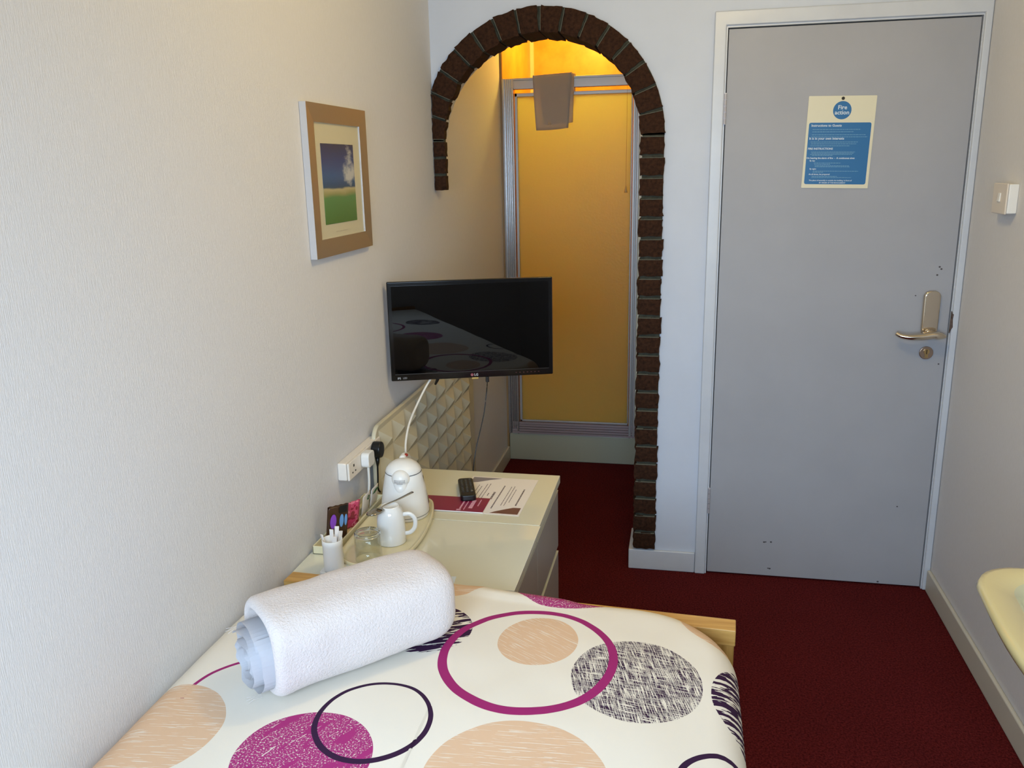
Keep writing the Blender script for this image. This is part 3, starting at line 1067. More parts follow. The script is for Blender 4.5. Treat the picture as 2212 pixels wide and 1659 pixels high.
# ================================================================ TRAY AND ITS THINGS
ZS = 0.600
tr = thing('hospitality_tray', 'cream curved tray with a slotted sachet rail, on the near chest by the wall', 'tray', (0.15, -1.10, ZS))
out = [(0.085, -1.25), (0.098, -1.285), (0.120, -1.308), (0.150, -1.320), (0.190, -1.316), (0.228, -1.298), (0.250, -1.262), (0.262, -1.21), (0.266, -1.15), (0.262, -1.08), (0.252, -1.01), (0.236, -0.945), (0.215, -0.900), (0.17, -0.880), (0.12, -0.885), (0.09, -0.91), (0.08, -0.98), (0.08, -1.12)]
sm = spline([(*p, 0) for p in out] + [(*out[0], 0)], 4)[:-1]
sm = [(p.x - 0.15, p.y + 1.10) for p in sm]


def inset(ps, d):
    n = len(ps)
    r = []
    for i in range(n):
        a, b = Vector(ps[i - 1]), Vector(ps[(i + 1) % n])
        tdir = (b - a).normalized()
        nrm = Vector((-tdir.y, tdir.x))
        r.append((ps[i][0] + nrm.x * d, ps[i][1] + nrm.y * d))
    return r


bm = B()
layers = [(0.010, 0.0), (0.004, 0.003), (0.0, 0.012), (0.001, 0.016), (0.004, 0.0165), (0.007, 0.013), (0.012, 0.008), (0.018, 0.0065)]
rings = []
for d, z in layers:
    rings.append([bm.verts.new((x, y, z)) for x, y in inset(sm, d)])
for a, b in zip(rings, rings[1:]):
    for i in range(len(sm)):
        j = (i + 1) % len(sm)
        bm.faces.new([a[i], a[j], b[j], b[i]])
bm.faces.new(rings[0][::-1])
bm.faces.new(rings[-1])
obj('tray_base', bm, TRAYM, tr, smooth=True)
bm = B()
hx0, hx1, hy0, hy1, hh = 0.012 - 0.15, 0.074 - 0.15, -1.255 + 1.10, -0.900 + 1.10, 0.022
box(bm, hx1 - 0.004, hx1, hy0, hy1, 0, hh)
box(bm, hx0, hx0 + 0.004, hy0, hy1, 0, hh)
box(bm, hx0, hx1, hy0, hy0 + 0.004, 0, hh)
box(bm, hx0, hx1, hy1 - 0.004, hy1, 0, hh)
box(bm, hx0, hx1, hy0, hy1, 0, 0.004)
box(bm, (hx0 + hx1) / 2 - .002, (hx0 + hx1) / 2 + .002, hy0, hy1, 0, hh)
obj('sachet_rail', bm, TRAYM, tr, bevel=0.0015)
TZ = ZS + 0.0067

# kettle
kx, ky = 0.168, -0.990
k_ = thing('kettle', 'white plastic electric kettle with a grilled spout facing the camera', 'kettle', (kx, ky, TZ), math.radians(14))
k_.scale = (1.08, 1.08, 1.08)
S = 1.0
bm = B()
rings = lathe(bm, [(0.0, 0.0), (0.058, 0.0), (0.060, 0.003), (0.060, 0.008), (0.0605, 0.012), (0.0605, 0.022), (0.060, 0.03), (0.0575, 0.05), (0.0535, 0.075), (0.049, 0.098), (0.0465, 0.112), (0.044, 0.116)], 48)
obj('kettle_body', bm, PLASTIC, k_, smooth=True)
bm = B()
lathe(bm, [(0.0612, 0.009), (0.0616, 0.0095), (0.0612, 0.010)], 48)
obj('base_seam', bm, BLACK, k_)
bm = B()
lathe(bm, [(0.0445, 0.1165), (0.0455, 0.119), (0.043, 0.126), (0.036, 0.135), (0.024, 0.143), (0.010, 0.147), (0, 0.1475)], 48)
lid = obj('lid', bm, PLASTIC, k_, smooth=True)
bm = B()
lathe(bm, [(0.0448, 0.1155), (0.0458, 0.1163), (0.0448, 0.1172)], 48)
obj('lid_seam', bm, BLACK, k_)
# spout: a flattened dome facing the room with a grille
spd = Vector((-0.10, -0.99, 0)).normalized()
side = Vector((-spd.y, spd.x, 0))
UPV = Vector((0, 0, 1))
SC = spd * 0.036 + Vector((0, 0, 0.110))
SO, SS, SU = 0.0235, 0.0235, 0.0225


def spt(a, b, extra=0.0):      # a: sideways, b: up, both in metres
    q_ = max(0.0, 1 - (a / SS) ** 2 - (b / SU) ** 2) ** 0.5
    return SC + side * a + UPV * b + spd * (SO * q_ + extra)


bm = B()
g = bmesh.ops.create_uvsphere(bm, u_segments=32, v_segments=18, radius=1.0)
for v in g['verts']:
    c_ = v.co.copy()
    v.co = SC + side * (c_.x * SS) + UPV * (c_.z * SU) + spd * (c_.y * SO)
tube(bm, [tuple(spd * 0.040 + UPV * 0.055), tuple(spd * 0.043 + UPV * 0.075), tuple(spd * 0.044 + UPV * 0.100)], [0.006, 0.0125, 0.0185], 24, 0.75, upv=(0, -1, 0))
sp = obj('spout', bm, PLASTIC, k_, smooth=True)
bm = B()
for r_ in range(4):
    for c_ in range(9):
        if r_ == 3 and (c_ < 2 or c_ > 6): continue
        p = spt((c_ - 4) * 0.0031, 0.0015 - r_ * 0.0032, 0.0004)
        lathe(bm, [(0, -.0011), (.0011, 0), (0, .0011)], 6, tuple(p))
obj('spout_grille', bm, mat('grille_hole', srgb(84, 56, 42), 0.6), sp)
bm = B()
top_, bot_ = [], []
for k in range(13):
    a_ = -0.0075 + 0.015 * k / 12
    hgt = 0.0022 * math.sin(PI * k / 12)
    top_.append(bm.verts.new(spt(a_, -0.0145, 0.0006)))
    bot_.append(bm.verts.new(spt(a_, -0.0145 - hgt - 0.0002, 0.0006)))
for k in range(12):
    bm.faces.new([top_[k], top_[k + 1], bot_[k + 1], bot_[k]])
obj('spout_slot', bm, BLACK, sp)
# handle at the back with red switch
bm = B()
hp = spline([(-0.004, 0.026, 0.136), (0.0, 0.052, 0.136), (0.004, 0.085, 0.118), (0.004, 0.088, 0.075), (0.002, 0.076, 0.030), (0, 0.056, 0.018)], 6)
tube(bm, hp, 0.0095, 16, 1.2)
obj('handle', bm, PLASTIC, k_, smooth=True)
bm = B()
lathe(bm, [(0, 0), (0.006, 0), (0.006, 0.004), (0.004, 0.0055), (0, 0.006)], 20, (0.004, 0.040, 0.142))
obj('switch', bm, mat('red_switch', srgb(150, 40, 30), 0.3), k_, smooth=True, label='red switch')
bm = B()
for k in range(10):
    za, zb2 = 0.028 + k * 0.0075, 0.028 + (k + 1) * 0.0075
    def rad_(z): return 0.0612 - max(0, z - 0.03) * 0.175
    aa = [math.radians(6), math.radians(-7)]
    v4 = [bm.verts.new((rad_(z) * math.cos(a), rad_(z) * math.sin(a), z)) for z, a in ((za, aa[0]), (za, aa[1]), (zb2, aa[1]), (zb2, aa[0]))]
    bm.faces.new(v4)
obj('water_gauge', bm, mat('smoked_gauge', srgb(110, 104, 88), 0.2), k_, label='smoky water gauge strip')

# upturned mug and spoon
mg = thing('mug', 'white porcelain mug turned upside down on the tray in front of the kettle', 'mug', (0.189, -1.165, TZ), math.radians(8))
bm = B()
lathe(bm, [(0.0345, 0.001), (0.0365, 0.0), (0.0375, 0.002), (0.037, 0.02), (0.036, 0.045), (0.0345, 0.065), (0.0318, 0.080), (0.0275, 0.0905), (0.0235, 0.0945), (0.0225, 0.098), (0.0205, 0.098), (0.019, 0.0955), (0.0, 0.0952)], 48)
obj('cup', bm, PORCELAIN, mg, smooth=True)
bm = B()
tube(bm, spline([(0.033, 0.0, 0.074), (0.050, 0, 0.075), (0.062, 0, 0.062), (0.061, 0, 0.040), (0.050, 0, 0.026), (0.036, 0, 0.022)], 6), 0.0056, 14, 0.75, upv=(0, 1, 0))
obj('handle', bm, PORCELAIN, mg, smooth=True)
zsp = TZ + 0.0985
sp = thing('teaspoon', 'steel teaspoon lying across the upturned mug', 'spoon', (0.189, -1.165, zsp), 0)
bm = B()
b0_, b1_ = Vector((-0.020, -0.068, 0.002)), Vector((-0.012, -0.020, 0.0035))
# bowl
nb, mbk = 10, 16
dirv = Vector((0.28, 0.96, 0)).normalized()
sid = Vector((dirv.y, -dirv.x, 0))
bc = Vector((-0.022, -0.046, -0.0005))
prev = None
for i in range(6):
    f = i / 5
    ringv = []
    for k in range(mbk):
        a = 2 * PI * k / mbk
        ringv.append(bm.verts.new(bc + dirv * (0.028 * f * math.cos(a)) + sid * (0.0185 * f * math.sin(a)) + Vector((0, 0, 0.0065 - 0.0065 * f * f))) if f > 0 else None)
    if f == 0:
        prev = [bm.verts.new(bc + Vector((0, 0, 0.0065)))]
    elif len(prev) == 1:
        for k in range(mbk):
            bm.faces.new([prev[0], ringv[k], ringv[(k + 1) % mbk]])
        prev = ringv
    else:
        for k in range(mbk):
            bm.faces.new([prev[k], ringv[k], ringv[(k + 1) % mbk], prev[(k + 1) % mbk]])
        prev = ringv
bmesh.ops.solidify(bm, geom=bm.faces[:], thickness=0.001)
obj('spoon_bowl', bm, STEEL, sp, smooth=True)
bm = B()
hp = spline([tuple(bc + dirv * 0.024), (-0.012, -0.010, 0.0025), (0.012, 0.035, 0.0035), (0.034, 0.080, 0.006)], 6)
tube(bm, hp, [0.0026 + 0.0026 * (i / len(hp)) ** 2 for i in range(len(hp))], 12, 0.5)
obj('spoon_handle', bm, STEEL, sp, smooth=True)

# tumbler upside down
gl = thing('tumbler', 'clear glass tumbler standing upside down at the near end of the tray', 'glass', (0.166, -1.268, TZ))
bm = B()
lathe(bm, [(0.0305, 0.0), (0.0325, 0.0), (0.0325, 0.062), (0.0315, 0.069), (0.029, 0.071), (0.0, 0.070), (0.0, 0.0595), (0.026, 0.060), (0.0295, 0.057), (0.0302, 0.045)], 48, close=True)
obj('glass_body', bm, TUMBLER, gl, smooth=True)
bm = B()
lathe(bm, [(0.0285, 0.0615), (0.0315, 0.0625), (0.0322, 0.0665), (0.0305, 0.0705), (0.0275, 0.0705), (0.0268, 0.0655)], 48, close=True)
obj('glass_base_ring', bm, GLASS, gl, smooth=True, label='thick clear base ring, uppermost')

# caddy of sugar sticks
cd = thing('sugar_caddy', 'white cylindrical pot on a square foot holding paper sugar sticks', 'pot', (0.104, -1.335, ZS))
bm = B()
prism(bm, rrect(-0.030, 0.040, -0.021, 0.032, 0.006, 3), 0.0, 0.006, 'xy')
obj('foot', bm, PLASTIC, cd, bevel=0.001)
bm = B()
lathe(bm, [(0, 0.006), (0.0232, 0.006), (0.0236, 0.01), (0.0236, 0.070), (0.0243, 0.0712), (0.0243, 0.084), (0.0235, 0.085), (0.0218, 0.084), (0.0216, 0.02), (0, 0.019)], 40)
obj('pot', bm, PLASTIC, cd, smooth=True)
spots = [(-0.013, -0.003, -14, 8, 0.100), (-0.004, 0.004, -4, -6, 0.108), (0.005, -0.004, 6, 12, 0.104), (0.012, 0.003, 20, -4, 0.103), (-0.006, -0.009, -22, 14, 0.094), (0.004, 0.010, 10, -14, 0.112), (0.000, -0.001, 28, 2, 0.100)]
stick0 = None
for i, (sx_, sy_, ra, rb, hh_) in enumerate(spots):
    if stick0 is None:
        bm = B()
        box(bm, -0.0052, 0.0052, -0.0013, 0.0013, 0.0, 0.078)
        o = obj('sugar_stick', bm, PAPER, None, bevel=0.0005)
        stick0 = o
    else:
        o = stick0.copy()
        C.objects.link(o)
    o.location = (0.104 + sx_ * 0.6, -1.335 + sy_ * 0.6, ZS + hh_ - 0.078 - 0.004)
    o.rotation_euler = (math.radians(rb), math.radians(ra * 0.8), math.radians(ra * 3))
    tag(o, 'white paper sugar stick standing in the white cylindrical pot', 'sugar stick', 'paper sugar sticks in the white pot')


def sachet(name, label, cat, y, z0, w, hgt, tilt, material, x=0.052, yaw=0, roll=0, thick=0.006):
    """pillow packet standing in the rail; faces +x"""
    bm = B()
    nu, nv = 8, 12
    for s in (1, -1):
        G = []
        for a in range(nu + 1):
            row = []
            for b in range(nv + 1):
                u, v = a / nu, b / nv
                puff = thick / 2 * (math.sin(PI * u) ** 0.6) * (math.sin(PI * v) ** 0.7 if 0.06 < v < 0.94 else 0)
                edge = 0.0 if 0 < b < nv else (0.0008 if a % 2 else -0.0008)
                row.append(bm.verts.new((s * puff + s * 0.0002, (u - .5) * w, v * hgt + edge)))
            G.append(row)
        for a in range(nu):
            for b in range(nv):
                bm.faces.new([G[a][b], G[a + 1][b], G[a + 1][b + 1], G[a][b + 1]])
    bmesh.ops.remove_doubles(bm, verts=bm.verts, dist=0.0005)
    o = obj(name, bm, material, None, (x, y, z0), (math.radians(roll), math.radians(tilt), math.radians(yaw)), smooth=True)
    tag(o, label, cat)
    return o


def blotch(name, base, cols, scale=60, rough=0.25):
    mt, nt, p = newmat(name)
    v = coords(nt)
    f = noise_node(nt, v, scale, 2, 0.5)
    r = nt.nodes.new('ShaderNodeValToRGB')
    r.color_ramp.interpolation = 'CONSTANT'
    r.color_ramp.elements[0].position = 0
    r.color_ramp.elements[0].color = base
    r.color_ramp.elements[1].position = cols[0][0]
    r.color_ramp.elements[1].color = cols[0][1]
    for ps, cl in cols[1:]:
        e = r.color_ramp.elements.new(ps)
        e.color = cl
    nt.links.new(f, r.inputs[0])
    nt.links.new(r.outputs[0], p.inputs['Base Color'])
    p.inputs['Roughness'].default_value = rough
    return mt


s1 = sachet('drink_sachet', 'dark brown chocolate sachet with purple and pale blue print, next to the sugar pot', 'sachet', -1.185, ZS + 0.005, 0.060, 0.102, 6, mat('brown_foil', srgb(66, 40, 22), 0.3), roll=-4, yaw=-38, x=0.046)
bm = B()
for (cy2, cz2, ry, rz_, ang) in ((-0.014, 0.060, 0.009, 0.020, 12),):
    bm.faces.new([bm.verts.new((0.0038, cy2 + ry * math.cos(k * PI / 10), cz2 + rz_ * math.sin(k * PI / 10))) for k in range(20)])
obj('purple_print', bm, mat('purple_ink', srgb(140, 70, 190), 0.3), s1)
bm = B()
bm.faces.new([bm.verts.new((0.0038, 0.010 + 0.006 * math.cos(k * PI / 10), 0.058 + 0.018 * math.sin(k * PI / 10))) for k in range(20)])
bm.faces.new([bm.verts.new((0.0038, 0.022 + 0.004 * math.cos(k * PI / 10), 0.058 + 0.016 * math.sin(k * PI / 10))) for k in range(20)])
obj('blue_print', bm, mat('pale_blue_ink', srgb(110, 160, 215), 0.3), s1)
bm = B()
box(bm, 0.0036, 0.0040, 0.002, 0.024, 0.08, 0.1)
obj('black_band', bm, BLACKP, s1)
s2 = sachet('biscuit_sachet', 'pink foil sachet leaning between the brown sachet and the white tea sachets', 'sachet', -1.108, ZS + 0.005, 0.072, 0.078, 8, blotch('pink_foil', srgb(150, 30, 60), [(0.42, srgb(214, 74, 118)), (0.56, srgb(232, 130, 150)), (0.66, srgb(176, 38, 62))], 45), roll=-3, yaw=-28, x=0.046)
for i, (yy, zz, lab) in enumerate(((-1.000, 0.060, 'white tea sachet with a round green mark, next to the pink sachet'), (-0.935, 0.056, 'white tea sachet with a green leaf mark, behind the mug and next to the kettle'))):
    s3 = sachet('tea_sachet', lab, 'sachet', yy, ZS + 0.005, 0.056, zz, 9, PAPER)
    bm = B()
    if i == 0:
        n = 20
        vo = [bm.verts.new((0.0034, 0.008 + 0.009 * math.cos(k * 2 * PI / n), 0.046 + 0.007 * math.sin(k * 2 * PI / n))) for k in range(n)]
        vi = [bm.verts.new((0.0034, 0.008 + 0.004 * math.cos(k * 2 * PI / n), 0.046 + 0.003 * math.sin(k * 2 * PI / n))) for k in range(n)]
        for k in range(n):
            bm.faces.new([vo[k], vo[(k + 1) % n], vi[(k + 1) % n], vi[k]])
    else:
        P_ = [(-0.024 + 0.048 * k / 12, 0.041 + 0.006 * math.sin(PI * k / 12) + 0.006 * k / 12) for k in range(13)]
        P_ += [(-0.024 + 0.048 * k / 12, 0.041 - 0.005 * math.sin(PI * k / 12) + 0.006 * k / 12) for k in range(11, 0, -1)]
        bm.faces.new([bm.verts.new((0.0036, y, z)) for y, z in P_])
    obj('green_mark', bm, LEAF, s3)

# ================================================================ PAPERS AND REMOTE
pp = thing('information_sheet', 'white printed information sheet under the magenta leaflet on the far chest', 'paper', (0.378, -0.805, ZS))
pp.rotation_euler = (0, 0, math.radians(-1.5))
obj('sheet', bx(-0.103, 0.103, -0.139, 0.139, 0.0003, 0.0012), PAPER, pp)
bm = B()
prism(bm, [(0.018, -0.131), (0.097, -0.131), (0.097, -0.085), (0.075, -0.086), (0.058, -0.098), (0.032, -0.118)], 0.0011, 0.0016, 'xy')
obj('brown_corner', bm, BROWNP, pp)
bm = B()
prism(bm, [(-0.097, 0.131), (-0.097, 0.085), (-0.075, 0.092), (-0.045, 0.112), (-0.010, 0.131)], 0.0011, 0.0016, 'xy')
obj('grey_corner', bm, GREYP, pp)
TX = lambda x, y, z=0.0016: Matrix(((0, 1, 0, x), (-1, 0, 0, y), (0, 0, 1, z), (0, 0, 0, 1)))
TXr = lambda x, y, z=0.0016: Matrix(((0, 1, 0, x), (-1, 0, 0, y), (0, 0, 1, z), (0, 0, 0, 1)))
for x, ya, yb, th in ((0.078, -0.07, 0.055, 0.0042), (0.054, -0.05, 0.05, 0.0018), (0.045, -0.075, 0.075, 0.0018), (0.036, -0.075, 0.07, 0.0018), (0.014, -0.10, 0.075, 0.0036), (-0.004, -0.035, 0.02, 0.0062), (-0.020, -0.01, 0.01, 0.0025), (-0.032, -0.085, 0.085, 0.0018), (-0.041, -0.09, 0.08, 0.0018), (-0.054, -0.07, 0.06, 0.0016), (-0.064, -0.06, 0.07, 0.0016)):
    y = ya
    bm = B()
    while y < yb:
        w_ = random.uniform(0.004, 0.012)
        box(bm, x - th / 2, x + th / 2, y, min(y + w_, yb), 0.0011, 0.0015)
        y += w_ + 0.0022
    obj('printed_line', bm, INK, pp)

lf = thing('leaflet', 'magenta folded leaflet lying half under the remote control', 'leaflet', (0.270, -0.896, ZS + 0.0014))
lf.rotation_euler = (0, 0, math.radians(0.3))
bm = B()
box(bm, -0.105, 0.105, -0.0495, 0.0495, 0.0, 0.0035)
obj('pages', bm, PAPER, lf)
obj('cover', bx(-0.1055, 0.1052, -0.0500, 0.0500, 0.0035, 0.0044), MAGENTA, lf)
for x, ya, yb, th in ((0.082, -0.01, 0.035, 0.003), (0.064, -0.028, 0.030, 0.011), (0.048, -0.04, 0.02, 0.003), (0.036, -0.04, 0.026, 0.005)):
    y = ya
    bm = B()
    while y < yb:
        w_ = random.uniform(0.003, 0.006)
        box(bm, x - th / 2, x + th / 2, y, min(y + w_, yb), 0.0044, 0.0047)
        y += w_ + 0.002
    obj('printed_line', bm, PINKINK, lf)
obj('printed_emblem', bx(0.028, 0.040, -0.046, -0.038, 0.0044, 0.0047), PINKINK, lf)

rm = thing('remote_control', 'black television remote control lying across the leaflet and the sheet', 'remote', (0.294, -0.803, ZS + 0.0014))
rm.rotation_euler = (math.radians(-1.8), 0, math.radians(18))
rm.location.z = ZS + 0.0038
bm = B()
prism(bm, rrect(-0.0225, 0.0225, -0.078, 0.078, 0.010, 4), 0.0, 0.018, 'xy')
obj('remote_body', bm, BLACKP, rm, bevel=0.004, seg=3)
bm = B()
for r_ in range(11):
    for c_ in range(3):
        cx2, cy2 = -0.0125 + c_ * 0.0125, 0.064 - r_ * 0.0108
        prism(bm, rrect(cx2 - 0.0042, cx2 + 0.0042, cy2 - 0.0030, cy2 + 0.0030, 0.0014, 2), 0.0178, 0.0192, 'xy')
obj('buttons', bm, mat('remote_buttons', srgb(44, 44, 42), 0.4), rm)
bm = B()
for r_ in range(11):
    for c_ in range(3):
        if random.random() < 0.75:
            cx2, cy2 = -0.0125 + c_ * 0.0125, 0.064 - r_ * 0.0108
            box(bm, cx2 - 0.0016, cx2 + 0.0016, cy2 - 0.0006, cy2 + 0.0006, 0.0191, 0.0194)
box(bm, 0.009, 0.0155, -0.0455, -0.0415, 0.0191, 0.0195)
obj('button_marks', bm, mat('button_mark', srgb(150, 140, 120), 0.5), rm)

t = obj('paper_card', bx(-0.016, 0.016, -0.016, 0.016, 0, 0.0006), mat('pale_blue_card', srgb(214, 226, 240), 0.5), None, (0.385, -1.332, ZS), (0, 0, 0.1))
tag(t, 'small pale blue card on the chest top beside the rolled towel', 'card')

# ================================================================ BED
bed = thing('bed', 'single oak bed with a plain oak footboard along the left wall', 'bed', (0.52, -2.35, 0))
bm = B()
ang = math.atan2(-0.054, 1.012)
Mf = Matrix.Translation((0.016 - 0.52, -1.372 + 2.35, 0)) @ Matrix.Rotation(ang, 4, 'Z')
box(bm, 0, 1.013, -0.046, 0.0, 0.576, 0.612, mtx=Mf)
obj('footboard_rail', bm, OAK, bed, bevel=0.002)
bm = B()
box(bm, 0.002, 1.011, -0.040, -0.010, 0.17, 0.576, mtx=Mf)
obj('footboard', bm, OAK_Z, bed, bevel=0.002)
for xx in (0.003, 0.953):
    bm = B()
    box(bm, xx, xx + 0.057, -0.042, -0.006, 0.0, 0.18, mtx=Mf)
    obj('leg', bm, OAK_Z, bed, bevel=0.002)
for xx in (0.03, 0.975):
    bm = B()
    box(bm, xx - 0.52, xx - 0.52 + 0.022, -3.40 + 2.35, -1.475 + 2.35, 0.22, 0.36)
    obj('side_rail', bm, wood('oak_rail', srgb(176, 128, 58), srgb(214, 170, 98), 'y'), bed, bevel=0.002)
bm = B()
prism(bm, rrect(0.06 - 0.52, 0.97 - 0.52, -3.38 + 2.35, -1.49 + 2.35, 0.06, 5), 0.37, 0.575, 'xy')
obj('mattress', bm, mat('white_ticking', srgb(225, 222, 216), 0.8), bed, bevel=0.02, seg=3)
bm = B()
box(bm, 0.03 - 0.52, 0.997 - 0.52, -3.42 + 2.35, -3.385 + 2.35, 0.0, 0.66)
obj('headboard', bm, OAK_Z, bed, bevel=0.003)

# ---- duvet --------------------------------------------------------
ZD = 0.655


def duvet_material():
    mt, nt, p = newmat('circle_print_cotton')
    uv = nt.nodes.new('ShaderNodeUVMap')
    uv.uv_map = 'pattern'
    sep = nt.nodes.new('ShaderNodeSeparateXYZ')
    nt.links.new(uv.outputs[0], sep.inputs[0])
    X, Y = sep.outputs[0], sep.outputs[1]

    def M(op, a, b=None, c=None):
        n = nt.nodes.new('ShaderNodeMath')
        n.operation = op
        for i, q in enumerate((a, b, c)):
            if q is None: continue
            if isinstance(q, (int, float)):
                n.inputs[i].default_value = q
            else:
                nt.links.new(q, n.inputs[i])
        return n.outputs[0]

    wob = noise_node(nt, uv.outputs[0], 9, 2, 0.5)
    wobv = M('MULTIPLY', M('SUBTRACT', wob, 0.5), 0.006)

    def dist(cx, cy, ry):
        dx = M('SUBTRACT', X, cx)
        dy = M('MULTIPLY', M('SUBTRACT', Y, cy), 1 / ry)
        return M('ADD', M('SQRT', M('ADD', M('MULTIPLY', dx, dx), M('MULTIPLY', dy, dy))), wobv)

    cur = [None]
    base = nt.nodes.new('ShaderNodeRGB')
    base.outputs[0].default_value = srgb(226, 219, 205)
    cur[0] = base.outputs[0]

    def over(mask, col):
        mx = nt.nodes.new('ShaderNodeMix')
        mx.data_type = 'RGBA'
        nt.links.new(mask, mx.inputs[0])
        nt.links.new(cur[0], mx.inputs[6])
        if isinstance(col, tuple):
            mx.inputs[7].default_value = col
        else:
            nt.links.new(col, mx.inputs[7])
        cur[0] = mx.outputs[2]

    def edge(d, r):       # 1 inside
        return M('LESS_THAN', d, r)

    def rotmap(ang, sx, sy):
        mp = nt.nodes.new('ShaderNodeMapping')
        mp.vector_type = 'TEXTURE'
        mp.inputs['Rotation'].default_value = (0, 0, math.radians(ang))
        mp2 = nt.nodes.new('ShaderNodeMapping')
        mp2.inputs['Scale'].default_value = (sx, sy, 1)
        nt.links.new(uv.outputs[0], mp.inputs[0])
        nt.links.new(mp.outputs[0], mp2.inputs[0])
        return mp2.outputs[0]

    def streak(ang, sx, sy, thr, det=2):
        return M('GREATER_THAN', noise_node(nt, rotmap(ang, sx, sy), 1.0, det, 0.55), thr)

    tan_m = M('MULTIPLY', streak(-35, 16, 420, 0.60), 0.7)
    tan_m2 = M('MULTIPLY', streak(4, 18, 380, 0.60), 0.6)
    dark_m = streak(25, 14, 150, 0.55)
    dark_m2 = streak(14, 16, 130, 0.53)
    hatch = M('MAXIMUM', streak(-74, 26, 760, 0.535), streak(-6, 26, 760, 0.565))
    speck = M('GREATER_THAN', noise_node(nt, uv.outputs[0], 330, 4, 0.75), 0.575)
    speck2 = M('MAXIMUM', M('MULTIPLY', speck, M('GREATER_THAN', noise_node(nt, rotmap(60, 12, 40), 1, 2), 0.40)), streak(60, 12, 160, 0.68))

    def disc(cx, cy, rx, ry_ratio, col, streakmask=None):
        d = dist(cx, cy, ry_ratio)
        m_ = edge(d, rx)
        if streakmask is not None:
            m_ = M('MULTIPLY', m_, M('SUBTRACT', 1.0, streakmask))
        over(m_, col)

    def ring(cx, cy, r, ratio, th, col, ox=0, oy=0, clipx=None, clipy=None):
        d1 = dist(cx, cy, ratio)
        d2 = dist(cx + ox, cy + oy, ratio)
        m_ = M('MULTIPLY', edge(d1, r), M('SUBTRACT', 1.0, edge(d2, r - th)))
        if clipx is not None:
            m_ = M('MULTIPLY', m_, M('LESS_THAN', X, clipx))
        if clipy is not None:
            m_ = M('MULTIPLY', m_, M('GREATER_THAN', Y, clipy))
        over(m_, col)

    TAN = srgb(214, 180, 148)
    DARK = srgb(50, 24, 56)
    MAG = srgb(152, 38, 104)
    k = 0.961   # unprojected at 0.62 m, carried to the duvet top

    def T(x, y):
        return (0.9 + (x - 0.9) * k, -3.0467 + (y + 3.0467) * k)
    c = T(0.641, -1.594); disc(c[0], c[1], 0.079 * k, 1.12, TAN, tan_m)
    c = T(0.838, -1.690); disc(c[0], c[1], 0.118 * k, 1.06, DARK, hatch)
    c = T(0.410, -1.580); disc(c[0], c[1], 0.093 * k, 1.0, DARK, dark_m)
    c = T(0.330, -1.995); disc(c[0], c[1], 0.112 * k, 1.0, srgb(160, 46, 112), speck2)
    c = T(0.672, -1.993); disc(c[0], c[1], 0.146 * k, 1.0, TAN, tan_m2)
    c = T(0.670, -1.335); disc(c[0], c[1], 0.122 * k, 1.0, srgb(160, 46, 112), speck2)
    c = T(0.390, -1.345); disc(c[0], c[1], 0.10 * k, 1.0, TAN, tan_m2)
    c = T(1.03, -1.435); disc(c[0], c[1], 0.115 * k, 1.0, TAN, tan_m2)
    c = T(1.098, -1.700); disc(c[0], c[1], 0.128 * k, 1.0, DARK, dark_m2)
    c = T(0.165, -1.860); ring(c[0], c[1], 0.125 * k, 1.0, 0.007, MAG, clipx=T(0.135, 0)[0], clipy=T(0, -1.885)[1])
    c = T(0.040, -1.965); disc(c[0], c[1], 0.122 * k, 1.04, TAN, tan_m2)
    c = T(0.632, -1.654); ring(c[0], c[1], 0.170 * k, 1.06, 0.0165, MAG, 0.0, 0.003)
    c = T(0.409, -1.887); ring(c[0], c[1], 0.101 * k, 1.06, 0.0085, DARK, 0.0, 0.002)
    c = T(0.985, -1.935); ring(c[0], c[1], 0.074 * k, 1.03, 0.0105, DARK)
    # the rest of the bed, behind the camera's view
    disc(0.25, -2.45, 0.15, 1.0, DARK, hatch)
    disc(0.70, -2.40, 0.12, 1.0, srgb(160, 46, 112), speck2)
    ring(0.55, -2.75, 0.17, 1.0, 0.016, MAG)
    disc(0.85, -2.80, 0.10, 1.0, DARK, dark_m)
    disc(0.20, -2.95, 0.14, 1.0, TAN, tan_m)
    nt.links.new(cur[0], p.inputs['Base Color'])
    p.inputs['Roughness'].default_value = 0.85
    p.inputs['Specular IOR Level'].default_value = 0.2
    bump(nt, noise_node(nt, uv.outputs[0], 700, 2), p, 0.12, 0.001)
    return mt


